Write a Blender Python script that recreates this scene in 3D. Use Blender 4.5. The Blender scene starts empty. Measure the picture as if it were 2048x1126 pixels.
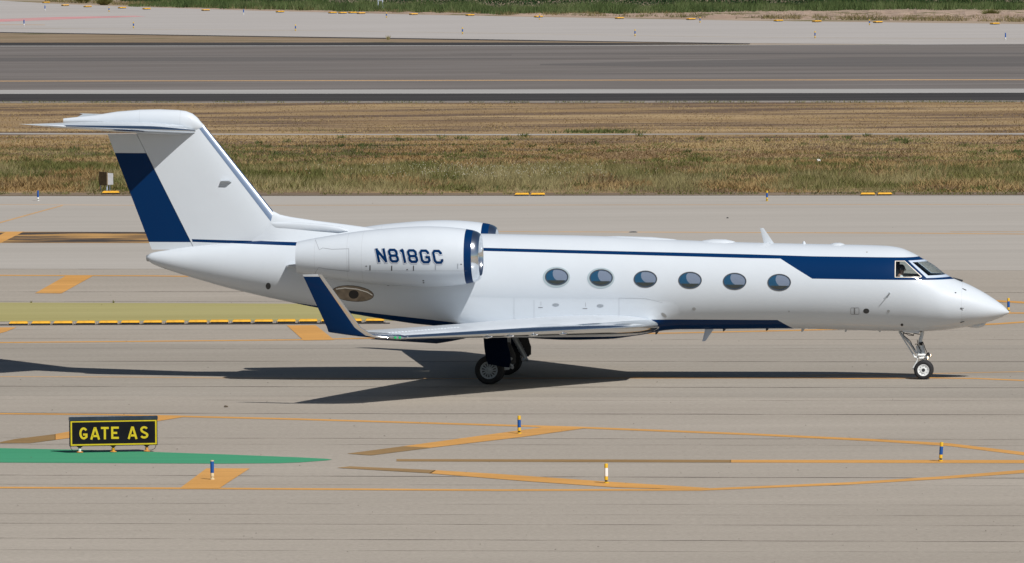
import bpy, bmesh, math, random
import numpy as np
from mathutils import Vector, Matrix
from mathutils.bvhtree import BVHTree
random.seed(7); rng = np.random.default_rng(7)
S = bpy.context.scene; COL = S.collection

# ------------------------------------------------------------------ camera, sky, sun
CAM_D, CAM_H, FPX, PITCH, ROLL = 216.6387, 13.97913, 15352.72, 0.05173, -0.00725
YAW, JX = 0.1155, -0.39023                      # heading of the jet, its main gear along X
cd = bpy.data.cameras.new("camera"); co = bpy.data.objects.new("camera", cd); COL.objects.link(co)
cd.sensor_width = 36.0; cd.lens = FPX/2048*36; cd.clip_start = 1; cd.clip_end = 9000
cp, sp = math.cos(PITCH), math.sin(PITCH); cr, sr = math.cos(ROLL), math.sin(ROLL)
fwd = Vector((0, cp, -sp)); up0 = Vector((0, sp, cp)); rt0 = Vector((1, 0, 0))
rt = rt0*cr + up0*sr
up = up0*cr - rt0*sr
co.matrix_world = Matrix(((rt.x, up.x, -fwd.x, 0), (rt.y, up.y, -fwd.y, -CAM_D), (rt.z, up.z, -fwd.z, CAM_H), (0, 0, 0, 1)))
S.camera = co

SUN_JET = Vector((-0.645, 0.70, -1.0))          # sunlight direction in the jet's own frame
cy_, sy_ = math.cos(YAW), math.sin(YAW)
sd = Vector((SUN_JET.x*cy_+SUN_JET.y*sy_, -SUN_JET.x*sy_+SUN_JET.y*cy_, SUN_JET.z)).normalized()
tos = -sd
sun_el = math.asin(tos.z); sun_az = math.atan2(tos.x, tos.y)
W = bpy.data.worlds.new("World"); S.world = W; W.use_nodes = True
wn = W.node_tree; bg = wn.nodes["Background"]; sk = wn.nodes.new("ShaderNodeTexSky")
sk.sky_type = 'NISHITA'; sk.sun_disc = False; sk.sun_elevation = sun_el; sk.sun_rotation = sun_az
sk.altitude = 0; sk.air_density = 1.0; sk.dust_density = 0.6
wn.links.new(sk.outputs[0], bg.inputs[0]); bg.inputs[1].default_value = 0.045
sl = bpy.data.lights.new("sun", 'SUN'); sl.energy = 4.5; sl.angle = math.radians(0.53); sl.color = (1.0, .965, .915)
so = bpy.data.objects.new("sun", sl); COL.objects.link(so); so.rotation_euler = sd.to_track_quat('-Z', 'Y').to_euler()
so.location = (0, 0, 60)
S.view_settings.view_transform = 'Standard'; S.view_settings.look = 'None'
S.view_settings.exposure = 0.0; S.view_settings.gamma = 1.0

# ------------------------------------------------------------------ pixel helpers (photo pixels 2048x1126 -> real points)
def wray(u, v):
    a = u-1024; b = v-563
    uu = a*cr+b*sr; vv = -a*sr+b*cr; q = -vv/FPX
    return Vector((uu/FPX, cp+q*sp, -sp+q*cp))
def gp(u, v, z=0.0):                            # point on the ground
    d = wray(u, v); t = (z-CAM_H)/d.z; return Vector((0, -CAM_D, CAM_H))+d*t
def j2(P): return Vector((P[0]*cy_-P[1]*sy_, P[0]*sy_+P[1]*cy_, P[2]))
CJ = j2((0-JX, -CAM_D, CAM_H))
def ac(u, v, y=0.0):                            # point in the jet's frame at lateral offset y
    d = j2(wray(u, v)); t = (y-CJ.y)/d.y; return CJ+d*t
def cast(bvh, u, v):
    d = j2(wray(u, v)).normalized(); return bvh.ray_cast(CJ+d*(CAM_D-20), d)
def hit(bvh, u, v, ydef=0.0):
    r = cast(bvh, u, v)
    return r[0] if r[0] is not None else ac(u, v, ydef)

# ------------------------------------------------------------------ materials
def mat(name, col=(.5, .5, .5), rough=.5, metal=0, coat=0, noise=0, nscale=5, bump=0, spec=.5, emit=None, es=1):
    m = bpy.data.materials.new(name); m.use_nodes = True; nt = m.node_tree; b = nt.nodes["Principled BSDF"]
    b.inputs["Base Color"].default_value = (*col, 1); b.inputs["Roughness"].default_value = rough
    b.inputs["Metallic"].default_value = metal; b.inputs["Coat Weight"].default_value = coat
    b.inputs["Coat Roughness"].default_value = .06; b.inputs["Specular IOR Level"].default_value = spec
    if noise or bump:
        tc = nt.nodes.new("ShaderNodeTexCoord"); n = nt.nodes.new("ShaderNodeTexNoise")
        n.inputs["Scale"].default_value = nscale; n.inputs["Detail"].default_value = 5
        nt.links.new(tc.outputs["Object"], n.inputs["Vector"])
        if noise:
            r = nt.nodes.new("ShaderNodeMapRange"); r.inputs[1].default_value = .3; r.inputs[2].default_value = .7
            r.inputs[3].default_value = 1-noise; r.inputs[4].default_value = 1+noise
            nt.links.new(n.outputs["Fac"], r.inputs[0])
            mm = nt.nodes.new("ShaderNodeVectorMath"); mm.operation = 'SCALE'; mm.inputs[0].default_value = col
            nt.links.new(r.outputs[0], mm.inputs["Scale"]); nt.links.new(mm.outputs[0], b.inputs["Base Color"])
        if bump:
            bp = nt.nodes.new("ShaderNodeBump"); bp.inputs["Strength"].default_value = bump
            bp.inputs["Distance"].default_value = .02
            nt.links.new(n.outputs["Fac"], bp.inputs["Height"]); nt.links.new(bp.outputs[0], b.inputs["Normal"])
    if emit:
        b.inputs["Emission Color"].default_value = (*emit, 1); b.inputs["Emission Strength"].default_value = es
    return m

def poly_mask(nt, polys):
    """1 inside any of the convex polygons given in the object's own x,z metres"""
    tc = nt.nodes.new("ShaderNodeTexCoord"); out = None
    for P in polys:
        area = sum(P[i][0]*P[(i+1) % len(P)][1]-P[(i+1) % len(P)][0]*P[i][1] for i in range(len(P)))
        if area < 0: P = P[::-1]
        cur = None
        for i in range(len(P)):
            (x0, z0), (x1, z1) = P[i], P[(i+1) % len(P)]
            nx, nz = -(z1-z0), (x1-x0); L = math.hypot(nx, nz); nx /= L; nz /= L
            d = nt.nodes.new("ShaderNodeVectorMath"); d.operation = 'DOT_PRODUCT'
            d.inputs[1].default_value = (nx, 0, nz); nt.links.new(tc.outputs["Object"], d.inputs[0])
            a = nt.nodes.new("ShaderNodeMath"); a.operation = 'ADD'; a.inputs[1].default_value = -(nx*x0+nz*z0)
            nt.links.new(d.outputs["Value"], a.inputs[0])
            if cur is None: cur = a
            else:
                m = nt.nodes.new("ShaderNodeMath"); m.operation = 'MINIMUM'
                nt.links.new(cur.outputs[0], m.inputs[0]); nt.links.new(a.outputs[0], m.inputs[1]); cur = m
        if out is None: out = cur
        else:
            m = nt.nodes.new("ShaderNodeMath"); m.operation = 'MAXIMUM'
            nt.links.new(out.outputs[0], m.inputs[0]); nt.links.new(cur.outputs[0], m.inputs[1]); out = m
    g = nt.nodes.new("ShaderNodeMath"); g.operation = 'GREATER_THAN'; g.inputs[1].default_value = 0
    nt.links.new(out.outputs[0], g.inputs[0]); return g

WHITE = (.60, .65, .705); BLUE = (.0006, .024, .094)
def paint(name, polys=None, seams=None, dark_inside=False):
    m = mat(name, WHITE, .45, coat=.35, spec=.2); nt = m.node_tree; b = nt.nodes["Principled BSDF"]
    tc = nt.nodes.new("ShaderNodeTexCoord"); n = nt.nodes.new("ShaderNodeTexNoise")
    n.inputs["Scale"].default_value = 1.3; n.inputs["Detail"].default_value = 4
    nt.links.new(tc.outputs["Object"], n.inputs["Vector"])
    w = nt.nodes.new("ShaderNodeMixRGB"); w.inputs[1].default_value = (*WHITE, 1); w.inputs[2].default_value = (.56, .605, .655, 1)
    nt.links.new(n.outputs["Fac"], w.inputs[0]); col = w
    # very slight waviness of the skin panels
    n2 = nt.nodes.new("ShaderNodeTexNoise"); n2.inputs["Scale"].default_value = 1.6; n2.inputs["Detail"].default_value = 1
    nt.links.new(tc.outputs["Object"], n2.inputs["Vector"])
    bp = nt.nodes.new("ShaderNodeBump"); bp.inputs["Strength"].default_value = .12; bp.inputs["Distance"].default_value = .02
    nt.links.new(n2.outputs["Fac"], bp.inputs["Height"])
    nt.links.new(bp.outputs[0], b.inputs["Coat Normal"])
    if seams:                                    # thin skin joints across the body at given x (object metres)
        cur = None
        sx = nt.nodes.new("ShaderNodeSeparateXYZ"); nt.links.new(tc.outputs["Object"], sx.inputs[0])
        for x in seams:
            c = nt.nodes.new("ShaderNodeMath"); c.operation = 'COMPARE'; c.inputs[1].default_value = x; c.inputs[2].default_value = .006
            nt.links.new(sx.outputs[0], c.inputs[0])
            if cur is None: cur = c
            else:
                q = nt.nodes.new("ShaderNodeMath"); q.operation = 'MAXIMUM'
                nt.links.new(cur.outputs[0], q.inputs[0]); nt.links.new(c.outputs[0], q.inputs[1]); cur = q
        f = nt.nodes.new("ShaderNodeMath"); f.operation = 'MULTIPLY'; f.inputs[1].default_value = .28
        nt.links.new(cur.outputs[0], f.inputs[0])
        w2 = nt.nodes.new("ShaderNodeMixRGB"); w2.inputs[2].default_value = (.3, .31, .33, 1)
        nt.links.new(f.outputs[0], w2.inputs[0]); nt.links.new(col.outputs[0], w2.inputs[1]); col = w2
    if polys:
        g = poly_mask(nt, polys); mx = nt.nodes.new("ShaderNodeMixRGB"); mx.inputs[2].default_value = (*BLUE, 1)
        nt.links.new(g.outputs[0], mx.inputs[0]); nt.links.new(col.outputs[0], mx.inputs[1]); col = mx
        for nm, k0, k1 in (("Coat Weight", .35, .12), ("Specular IOR Level", .2, .05)):
            mr = nt.nodes.new("ShaderNodeMapRange"); mr.inputs[3].default_value = k0; mr.inputs[4].default_value = k1; nt.links.new(g.outputs[0], mr.inputs[0]); nt.links.new(mr.outputs[0], b.inputs[nm])
    if dark_inside:
        ge = nt.nodes.new("ShaderNodeNewGeometry"); mx = nt.nodes.new("ShaderNodeMixRGB"); mx.inputs[2].default_value = (.16, .17, .18, 1)
        nt.links.new(ge.outputs["Backfacing"], mx.inputs[0]); nt.links.new(col.outputs[0], mx.inputs[1]); col = mx
    nt.links.new(col.outputs[0], b.inputs["Base Color"])
    return m

M = {}
M['white'] = paint("white paint")
M['navy'] = mat("navy paint", BLUE, .45, coat=.2, spec=.05)
M['chrome'] = mat("polished metal", (.74, .77, .80), .13, 1)
M['brushed'] = mat("satin metal", (.74, .83, .95), .22, 1)
M['steel'] = mat("grey steel", (.42, .45, .48), .35, .7)
M['bronze'] = mat("bronze metal", (.21, .18, .145), .33, .8, noise=.3, nscale=5)
M['gearwhite'] = mat("gear enamel", (.55, .60, .64), .35, coat=.3, noise=.15, nscale=20)
M['gearbright'] = mat("bright gear enamel", (.78, .80, .80), .3, coat=.3)
M['rubber'] = mat("tyre rubber", (.014, .014, .016), .75, noise=.3, nscale=30)
M['black'] = mat("black", (.006, .006, .007), .5)
M['dark'] = mat("dark grey", (.035, .038, .042), .5, noise=.2, nscale=15)
M['seam'] = mat("seam grey", (.22, .23, .25), .6)
M['greyring'] = mat("window surround grey", (.36, .44, .48), .35, coat=.3)
M['darkring'] = mat("window gasket", (.07, .075, .085), .4)
M['pale'] = mat("pale blue grey paint", (.50, .58, .70), .35, coat=.3)
M['cream'] = mat("cream frame", (.80, .74, .66), .3, coat=.3)
M['cabin'] = mat("cabin lining seen in window", (.010, .085, .18), .5)
M['sill'] = mat("cabin sill", (.045, .045, .042), .6)
M['panereflect'] = mat("pane reflection", (.27, .28, .37), .6)
M['yellow'] = mat("yellow plastic", (.66, .34, .012), .5, noise=.18, nscale=6)
M['postblue'] = mat("blue sleeve", (.003, .075, .32), .5)
M['postyellow'] = mat("yellow post", (.68, .42, .02), .5)
M['postwhite'] = mat("white sleeve", (.78, .78, .76), .4)
M['postcream'] = mat("cream post", (.62, .52, .33), .5)
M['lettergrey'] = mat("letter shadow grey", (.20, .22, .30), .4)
M['lamp'] = mat("lit lamp", (1, .9, .7), .3, emit=(1, .72, .42), es=6)
M['green'] = mat("green lens", (.02, .35, .12), .15, emit=(.05, 1, .3), es=.12)
g = bpy.data.materials.new("glass"); g.use_nodes = True; nt = g.node_tree; nt.nodes.clear()
o = nt.nodes.new("ShaderNodeOutputMaterial"); t = nt.nodes.new("ShaderNodeBsdfTransparent"); t.inputs[0].default_value = (.90, .94, .95, 1)
gl = nt.nodes.new("ShaderNodeBsdfGlossy"); gl.inputs["Roughness"].default_value = .02
mx = nt.nodes.new("ShaderNodeMixShader"); fr = nt.nodes.new("ShaderNodeFresnel"); fr.inputs[0].default_value = 1.55
ge_ = nt.nodes.new("ShaderNodeNewGeometry"); iv = nt.nodes.new("ShaderNodeMath"); iv.operation = 'SUBTRACT'; iv.inputs[0].default_value = 1; nt.links.new(ge_.outputs["Backfacing"], iv.inputs[1])
fm = nt.nodes.new("ShaderNodeMath"); fm.operation = 'MULTIPLY'; nt.links.new(fr.outputs[0], fm.inputs[0]); nt.links.new(iv.outputs[0], fm.inputs[1])
nt.links.new(fm.outputs[0], mx.inputs[0]); nt.links.new(t.outputs[0], mx.inputs[1]); nt.links.new(gl.outputs[0], mx.inputs[2]); nt.links.new(mx.outputs[0], o.inputs[0])
M['glass'] = g

# ------------------------------------------------------------------ object helpers
def obj(name, verts, faces, m, parent=None, smooth=True, ang=35):
    me = bpy.data.meshes.new(name); me.from_pydata([tuple(v) for v in verts], [], faces); me.validate()
    return link(name, me, m, parent, smooth, ang)
def link(name, me, m, parent=None, smooth=True, ang=35):
    for x in (m if isinstance(m, (list, tuple)) else [m]): me.materials.append(x)
    if smooth:
        me.shade_smooth(); me.set_sharp_from_angle(angle=math.radians(ang))
    o = bpy.data.objects.new(name, me); COL.objects.link(o)
    if parent: o.parent = parent
    return o
def bobj(name, bm, m, parent=None, smooth=True, ang=35, recalc=True):
    if recalc: bmesh.ops.recalc_face_normals(bm, faces=bm.faces)
    me = bpy.data.meshes.new(name); bm.to_mesh(me); bm.free(); return link(name, me, m, parent, smooth, ang)
def thing(name, label, cat, loc=(0, 0, 0), rz=0, group=None):
    o = bpy.data.objects.new(name, None); COL.objects.link(o); o.location = loc; o.rotation_euler = (0, 0, rz)
    o.empty_display_size = .3; return tag(o, label, cat, group)
def tag(o, label, cat, group=None, kind=None):
    if label: o['label'] = label
    if cat: o['category'] = cat
    if group: o['group'] = group
    if kind: o['kind'] = kind
    return o
def copy_tree(o, parent=None):
    c = o.copy(); COL.objects.link(c)
    if parent: c.parent = parent
    for ch in [x for x in bpy.data.objects if x.parent == o]: copy_tree(ch, c)
    return c

class MB:
    def __init__(s): s.v = []; s.f = []
    def add(s, v, f):
        n = len(s.v); s.v += [Vector(x) for x in v]; s.f += [tuple(i+n for i in q) for q in f]; return s
    def box(s, c, d, rz=0, bev=0):
        cx, cy, cz = c; a, b, h = d[0]/2, d[1]/2, d[2]/2; vs = []
        for z, k in ((-h, 1), (h, 1-bev)):
            for x, y in ((-a, -b), (a, -b), (a, b), (-a, b)):
                x *= k; y *= k
                vs.append((cx+x*math.cos(rz)-y*math.sin(rz), cy+x*math.sin(rz)+y*math.cos(rz), cz+z))
        return s.add(vs, [(3, 2, 1, 0), (4, 5, 6, 7), (0, 1, 5, 4), (1, 2, 6, 5), (2, 3, 7, 6), (3, 0, 4, 7)])
    def tube(s, p0, p1, r0, r1=None, n=14, cap=True):
        p0, p1 = Vector(p0), Vector(p1); r1 = r0 if r1 is None else r1
        d = (p1-p0).normalized(); a = d.orthogonal().normalized(); b = d.cross(a); vs = []
        for p, r in ((p0, r0), (p1, r1)):
            for i in range(n):
                t = 2*math.pi*i/n; vs.append(p+(a*math.cos(t)+b*math.sin(t))*r)
        fs = [(i, (i+1) % n, n+(i+1) % n, n+i) for i in range(n)]
        if cap: fs += [tuple(range(n-1, -1, -1)), tuple(range(n, 2*n))]
        return s.add(vs, fs)
    def lathe(s, p0, axis, prof, n=48):           # prof: (distance along axis, radius)
        p0 = Vector(p0); d = Vector(axis).normalized(); a = d.orthogonal().normalized(); b = d.cross(a)
        vs = []
        for (h, r) in prof:
            for i in range(n):
                t = 2*math.pi*i/n; vs.append(p0+d*h+(a*math.cos(t)+b*math.sin(t))*r)
        fs = []
        for k in range(len(prof)-1):
            for i in range(n): fs.append((k*n+i, k*n+(i+1) % n, (k+1)*n+(i+1) % n, (k+1)*n+i))
        return s.add(vs, fs)
    def loft(s, rings, cap=True):
        n = len(rings[0]); vs = [p for r in rings for p in r]; fs = []
        for k in range(len(rings)-1):
            for i in range(n): fs.append((k*n+i, k*n+(i+1) % n, (k+1)*n+(i+1) % n, (k+1)*n+i))
        if cap: fs += [tuple(range(n-1, -1, -1)), tuple(range((len(rings)-1)*n, len(rings)*n))]
        return s.add(vs, fs)
    def prism(s, pts, off):                        # polygon extruded by vector
        off = Vector(off); n = len(pts); vs = [Vector(p) for p in pts]+[Vector(p)+off for p in pts]
        return s.add(vs, [tuple(range(n-1, -1, -1)), tuple(range(n, 2*n))]+[(i, (i+1) % n, n+(i+1) % n, n+i) for i in range(n)])
    def mirror(s):
        q = MB(); q.v = [Vector((p.x, -p.y, p.z)) for p in s.v]; q.f = [f[::-1] for f in s.f]; return q
    def build(s, name, m, parent=None, smooth=True, ang=35, fix=True):
        o = obj(name, s.v, s.f, m, parent, smooth, ang)
        if fix:
            bm = bmesh.new(); bm.from_mesh(o.data); bmesh.ops.recalc_face_normals(bm, faces=bm.faces); bm.to_mesh(o.data); bm.free()
            if smooth: o.data.set_sharp_from_angle(angle=math.radians(ang))
        return o
def interp(xs, ys):
    """monotone cubic (Fritsch-Carlson)"""
    xs = np.array(xs, float); ys = np.array(ys, float); i = np.argsort(xs); xs = xs[i]; ys = ys[i]
    h = np.diff(xs); d = np.diff(ys)/h; m = np.zeros(len(xs)); m[1:-1] = np.where(d[:-1]*d[1:] > 0, 2*d[:-1]*d[1:]/(d[:-1]+d[1:]+1e-12), 0)
    m[0] = d[0]; m[-1] = d[-1]
    def f(x):
        k = int(np.clip(np.searchsorted(xs, x)-1, 0, len(h)-1)); t = min(max((x-xs[k])/h[k], 0), 1)
        return (2*t**3-3*t*t+1)*ys[k]+(t**3-2*t*t+t)*h[k]*m[k]+(-2*t**3+3*t*t)*ys[k+1]+(t**3-t*t)*h[k]*m[k+1]
    return f
# ================================================================== GROUND AND ITS STRIPS
def ground_mat(name, c1, c2, streak=.12, speck=.06, sx=.03, sy=1.1, rough=.85, c3=None, patch=(.05, .12), pth=(.5, .62), stain=0):
    m = bpy.data.materials.new(name); m.use_nodes = True; nt = m.node_tree; b = nt.nodes["Principled BSDF"]; b.inputs["Roughness"].default_value = rough
    b.inputs["Specular IOR Level"].default_value = .25
    tc = nt.nodes.new("ShaderNodeTexCoord")
    def noise(sc, vec, det=4, rgh=.55):
        mp = nt.nodes.new("ShaderNodeMapping"); mp.inputs["Scale"].default_value = vec; nt.links.new(tc.outputs["Object"], mp.inputs[0])
        n = nt.nodes.new("ShaderNodeTexNoise"); n.inputs["Scale"].default_value = sc; n.inputs["Detail"].default_value = det; n.inputs["Roughness"].default_value = rgh
        nt.links.new(mp.outputs[0], n.inputs["Vector"]); return n
    n1 = noise(1, (sx, sy, 1), 6, .7); n2 = noise(1, (.03, .10, 1), 5, .6); n3 = noise(1, (7, 7, 7), 6, .85); n4 = noise(1, (.008, .35, 1), 5, .65)
    mix = nt.nodes.new("ShaderNodeMixRGB"); mix.inputs[1].default_value = (*c1, 1); mix.inputs[2].default_value = (*c2, 1)
    r = nt.nodes.new("ShaderNodeMapRange"); r.inputs[1].default_value = .35; r.inputs[2].default_value = .65; nt.links.new(n2.outputs["Fac"], r.inputs[0]); nt.links.new(r.outputs[0], mix.inputs[0])
    col = mix
    if c3:
        n5 = noise(1, (patch[0], patch[1], 1), 7, .65); r5 = nt.nodes.new("ShaderNodeMapRange"); r5.inputs[1].default_value = pth[0]; r5.inputs[2].default_value = pth[1]
        nt.links.new(n5.outputs["Fac"], r5.inputs[0]); m5 = nt.nodes.new("ShaderNodeMixRGB"); m5.inputs[2].default_value = (*c3, 1)
        nt.links.new(r5.outputs[0], m5.inputs[0]); nt.links.new(col.outputs[0], m5.inputs[1]); col = m5
    def mul(n, amt, lo=.3, hi=.7):
        nonlocal col
        q = nt.nodes.new("ShaderNodeMapRange"); q.inputs[1].default_value = lo; q.inputs[2].default_value = hi; q.inputs[3].default_value = 1-amt; q.inputs[4].default_value = 1+amt
        nt.links.new(n.outputs["Fac"], q.inputs[0]); v = nt.nodes.new("ShaderNodeVectorMath"); v.operation = 'SCALE'
        nt.links.new(col.outputs[0], v.inputs[0]); nt.links.new(q.outputs[0], v.inputs["Scale"]); col = v
    mul(n1, streak); mul(n3, speck); mul(n4, streak*.8)
    if stain:
        n6 = noise(1, (.05, 2.2, 1), 5, .75); mul2 = nt.nodes.new("ShaderNodeMapRange"); mul2.inputs[1].default_value = .60; mul2.inputs[2].default_value = .74; mul2.inputs[3].default_value = 1; mul2.inputs[4].default_value = 1-stain
        nt.links.new(n6.outputs["Fac"], mul2.inputs[0]); v = nt.nodes.new("ShaderNodeVectorMath"); v.operation = 'SCALE'
        nt.links.new(col.outputs[0], v.inputs[0]); nt.links.new(mul2.outputs[0], v.inputs["Scale"]); col = v
    nt.links.new(col.outputs[0], b.inputs["Base Color"])
    return m
G = {}
G['concrete'] = ground_mat("taxiway concrete", (.338, .298, .250), (.385, .342, .290), .045, .19, stain=.20)
G['lane'] = ground_mat("rubber greyed concrete", (.296, .264, .222), (.348, .312, .266), .06, .19, stain=.26)
G['farconc'] = ground_mat("far concrete", (.40, .372, .350), (.43, .402, .38), .05, .04)
G['asphalt'] = ground_mat("runway asphalt", (.148, .130, .118), (.180, .161, .150), .16, .05, .012, .25)
G['black'] = ground_mat("shoulder asphalt", (.034, .031, .030), (.050, .045, .043), .22, .15, .06, .8)
G['pale'] = ground_mat("pale runway edge", (.35, .34, .325), (.39, .375, .36), .06, .05)
G['drygrass'] = ground_mat("dry grass soil", (.24, .155, .075), (.38, .27, .145), .20, .3, .14, .8, .95, (.135, .090, .060), (.045, .17), (.47, .58))
G['sand'] = ground_mat("sandy soil", (.30, .225, .16), (.36, .285, .215), .12, .25, .1, .3, .95, (.17, .15, .07), (.06, .06), (.52, .6))
G['wedge'] = ground_mat("dry verge", (.22, .155, .092), (.27, .205, .14), .15, .25, .1, .5, .95, (.10, .10, .04), (.1, .2), (.56, .66))
G['dirt'] = ground_mat("dirt edge", (.13, .092, .058), (.22, .165, .115), .25, .3, .3, 2, .95)
G['gravel'] = ground_mat("gravel", (.26, .235, .21), (.18, .15, .12), .3, .35, .4, 1.5, .95)
G['olive'] = ground_mat("olive painted band", (.345, .308, .118), (.375, .338, .150), .10, .06, .06, 1.6)
G['greenp'] = ground_mat("green paint", (.045, .265, .135), (.060, .30, .16), .08, .05)
G['orange'] = ground_mat("orange paint", (.56, .285, .075), (.60, .315, .095), .12, .09, .3, 2)
G['orangethin'] = ground_mat("worn orange paint", (.50, .31, .15), (.53, .34, .18), .18, .10, .3, 2)
G['brown'] = ground_mat("dirty orange paint", (.25, .155, .06), (.30, .19, .085), .16, .10, .3, 2)
G['pink'] = ground_mat("faded red paint", (.62, .22, .24), (.50, .34, .32), .2, .05, .2, .4)
G['smear'] = ground_mat("painted band with rubber smears", (.55, .31, .10), (.48, .27, .09), .12, .10, .3, 2, .85, (.060, .048, .042), (.16, .55), (.38, .56))
jm = bpy.data.materials.new("joint sealant"); jm.use_nodes = True; nt = jm.node_tree; b_ = nt.nodes["Principled BSDF"]; b_.inputs["Base Color"].default_value = (.13, .105, .085, 1); b_.inputs["Roughness"].default_value = .9
tc = nt.nodes.new("ShaderNodeTexCoord"); mp = nt.nodes.new("ShaderNodeMapping"); mp.inputs["Scale"].default_value = (.25, 4, 1); nz = nt.nodes.new("ShaderNodeTexNoise"); nz.inputs["Detail"].default_value = 6; nz.inputs["Scale"].default_value = 1
nt.links.new(tc.outputs["Object"], mp.inputs[0]); nt.links.new(mp.outputs[0], nz.inputs["Vector"]); rr = nt.nodes.new("ShaderNodeMapRange"); rr.inputs[1].default_value = .38; rr.inputs[2].default_value = .62; rr.inputs[3].default_value = .05; rr.inputs[4].default_value = .8
nt.links.new(nz.outputs["Fac"], rr.inputs[0]); nt.links.new(rr.outputs[0], b_.inputs["Alpha"]); G['joint'] = jm

def structure(o): o['kind'] = 'structure'; return o
def flat(name, pts, m, z, sub=False):
    o = obj(name, [Vector((p.x, p.y, z)) for p in pts], [tuple(range(len(pts)))], m, smooth=False)
    if o.data.polygons[0].normal.z < 0: o.data.flip_normals()
    return structure(o)
XW = 420
def edge(pts):  # ground polyline from photo points, prolonged both ways
    P = [gp(u, v) for u, v in pts]
    def ext(a, b, X): t = (X-a.x)/(b.x-a.x); return Vector((X, a.y+(b.y-a.y)*t, 0))
    return [ext(P[1], P[0], -XW)]+P+[ext(P[-2], P[-1], XW)]
def strip(name, far, near, m, z):
    a, b = edge(far), edge(near); return flat(name, a+b[::-1], m, z)
def mark(name, px, m, z): return flat(name, [gp(u, v) for u, v in px], m, z)
def line(name, px, th, m, z, jitter=0):  # thin painted line, th = thickness in photo pixels (number or list)
    n = len(px); ths = th if isinstance(th, (list, tuple)) else [th]*n
    a = [gp(u, v-t/2) for (u, v), t in zip(px, ths)]; b = [gp(u, v+t/2) for (u, v), t in zip(px, ths)]
    a, b = [Vector(p) for p in a], [Vector(p) for p in b]
    if px[0][0] <= 0: 
        for q in (a, b): d = (q[0]-q[1]).normalized(); q.insert(0, q[0]+d*250)
    if px[-1][0] >= 2047:
        for q in (a, b): d = (q[-1]-q[-2]).normalized(); q.append(q[-1]+d*250)
    vs = [Vector((p.x, p.y, z)) for p in a+b]; k = len(a)
    o = obj(name, vs, [(i, i+1, k+i+1, k+i) for i in range(k-1)], m, smooth=False)
    bm = bmesh.new(); bm.from_mesh(o.data)
    for f in bm.faces:
        if f.normal.z < 0: f.normal_flip()
    bm.to_mesh(o.data); bm.free(); return structure(o)

structure(obj('ground', [(-6000, -900, -.01), (6000, -900, -.01), (6000, 8000, -.01), (-6000, 8000, -.01)], [(0, 1, 2, 3)], G['sand'], smooth=False))
ftx = [(0, 1), (100, 7), (250, 13), (500, 21), (800, 28.5), (1024, 33), (1500, 41.5), (2047, 48)]
ftb = [(0, 64), (512, 72), (1024, 79.5), (1500, 86.5), (2047, 90)]
strip('far_taxiway', ftx, ftb, G['farconc'], .0)
mark('dry_verge', [(-900, 53), (0, 65), (512, 73), (1024, 80.5), (1480, 87.5), (1500, 89), (1024, 88.5), (0, 87), (-900, 86)], G['wedge'], .004)
line('kerb_line', [(0, 65), (512, 73), (1024, 80.5), (1500, 87.5)], [1.6, 1.8, 2.0, .8], G['black'], .010)
strip('runway', [(0, 92), (1024, 91.5), (2047, 88)], [(0, 181), (2047, 179)], G['asphalt'], .002)
line('runway_shoulder', [(0, 88.6), (1024, 88), (1250, 88), (1500, 87.8)], [6.2, 6, 3.5, .6], G['black'], .012)
line('runway_edge_line', [(0, 92.4), (1024, 91.6), (1700, 90), (2047, 89)], [1.3, 1.3, .9, .2], G['pale'], .014)
G['rubber'] = ground_mat("rubber darkened asphalt", (.112, .102, .097), (.135, .122, .114), .10, .05, .012, .25)
for (pp, th_) in (([(-300, 119.5), (500, 118.5), (900, 117.5), (1300, 116.5)], [7, 7.5, 3, .5]), ([(900, 108), (1500, 107), (2047, 107)], [.3, 3, 3.5]), ([(1080, 129), (1300, 128), (1700, 124), (2047, 123)], [2, 10, 18, 20]), ([(1000, 147.5), (2047, 146.5)], [1, 1.5]), ([(0, 111), (1024, 110)], [1, 1])):
    line('rubber_streak', pp, th_, G['rubber'], .006)
line('yellow_line', [(0, 162.4), (1024, 160.6), (2047, 159.6)], 1.5, G['orangethin'], .008)
strip('runway_border', [(0, 180.2), (1024, 179), (2047, 177.6)], [(0, 188.5), (2047, 187)], G['pale'], .010)
strip('asphalt_shoulder', [(0, 188.2), (1024, 187.3), (2047, 185.8)], [(0, 204), (2047, 202)], G['black'], .014)
strip('gravel_edge', [(0, 203.2), (2047, 201.4)], [(0, 207), (2047, 205)], G['gravel'], .018)
strip('grass_verge', [(0, 205.5), (2047, 203.5)], [(0, 388), (1024, 388.5), (2047, 387)], G['drygrass'], .016)
line('dirt_track', [(0, 268), (600, 269.5), (1024, 270), (1500, 268.5), (2047, 268.5)], [2.5, 1.6, 2.2, 1.4, 2.6], G['pale'], .022)
strip('dirt_edge', [(0, 386.5), (1024, 387), (2047, 385.5)], [(0, 392.5), (2047, 391)], G['dirt'], .020)
strip('taxiway', [(0, 391.3), (2047, 389.8)], [(0, 1900), (2047, 1890)], G['concrete'], .004)
strip('far_lane', [(0, 391.8), (2047, 390.3)], [(0, 538), (2047, 541)], ground_mat("clean concrete", (.385, .354, .315), (.42, .388, .348), .05, .06, stain=.12), .008)
strip('taxi_lane', [(0, 688), (2047, 690)], [(0, 792), (2047, 796)], G['lane'], .0058)
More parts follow.
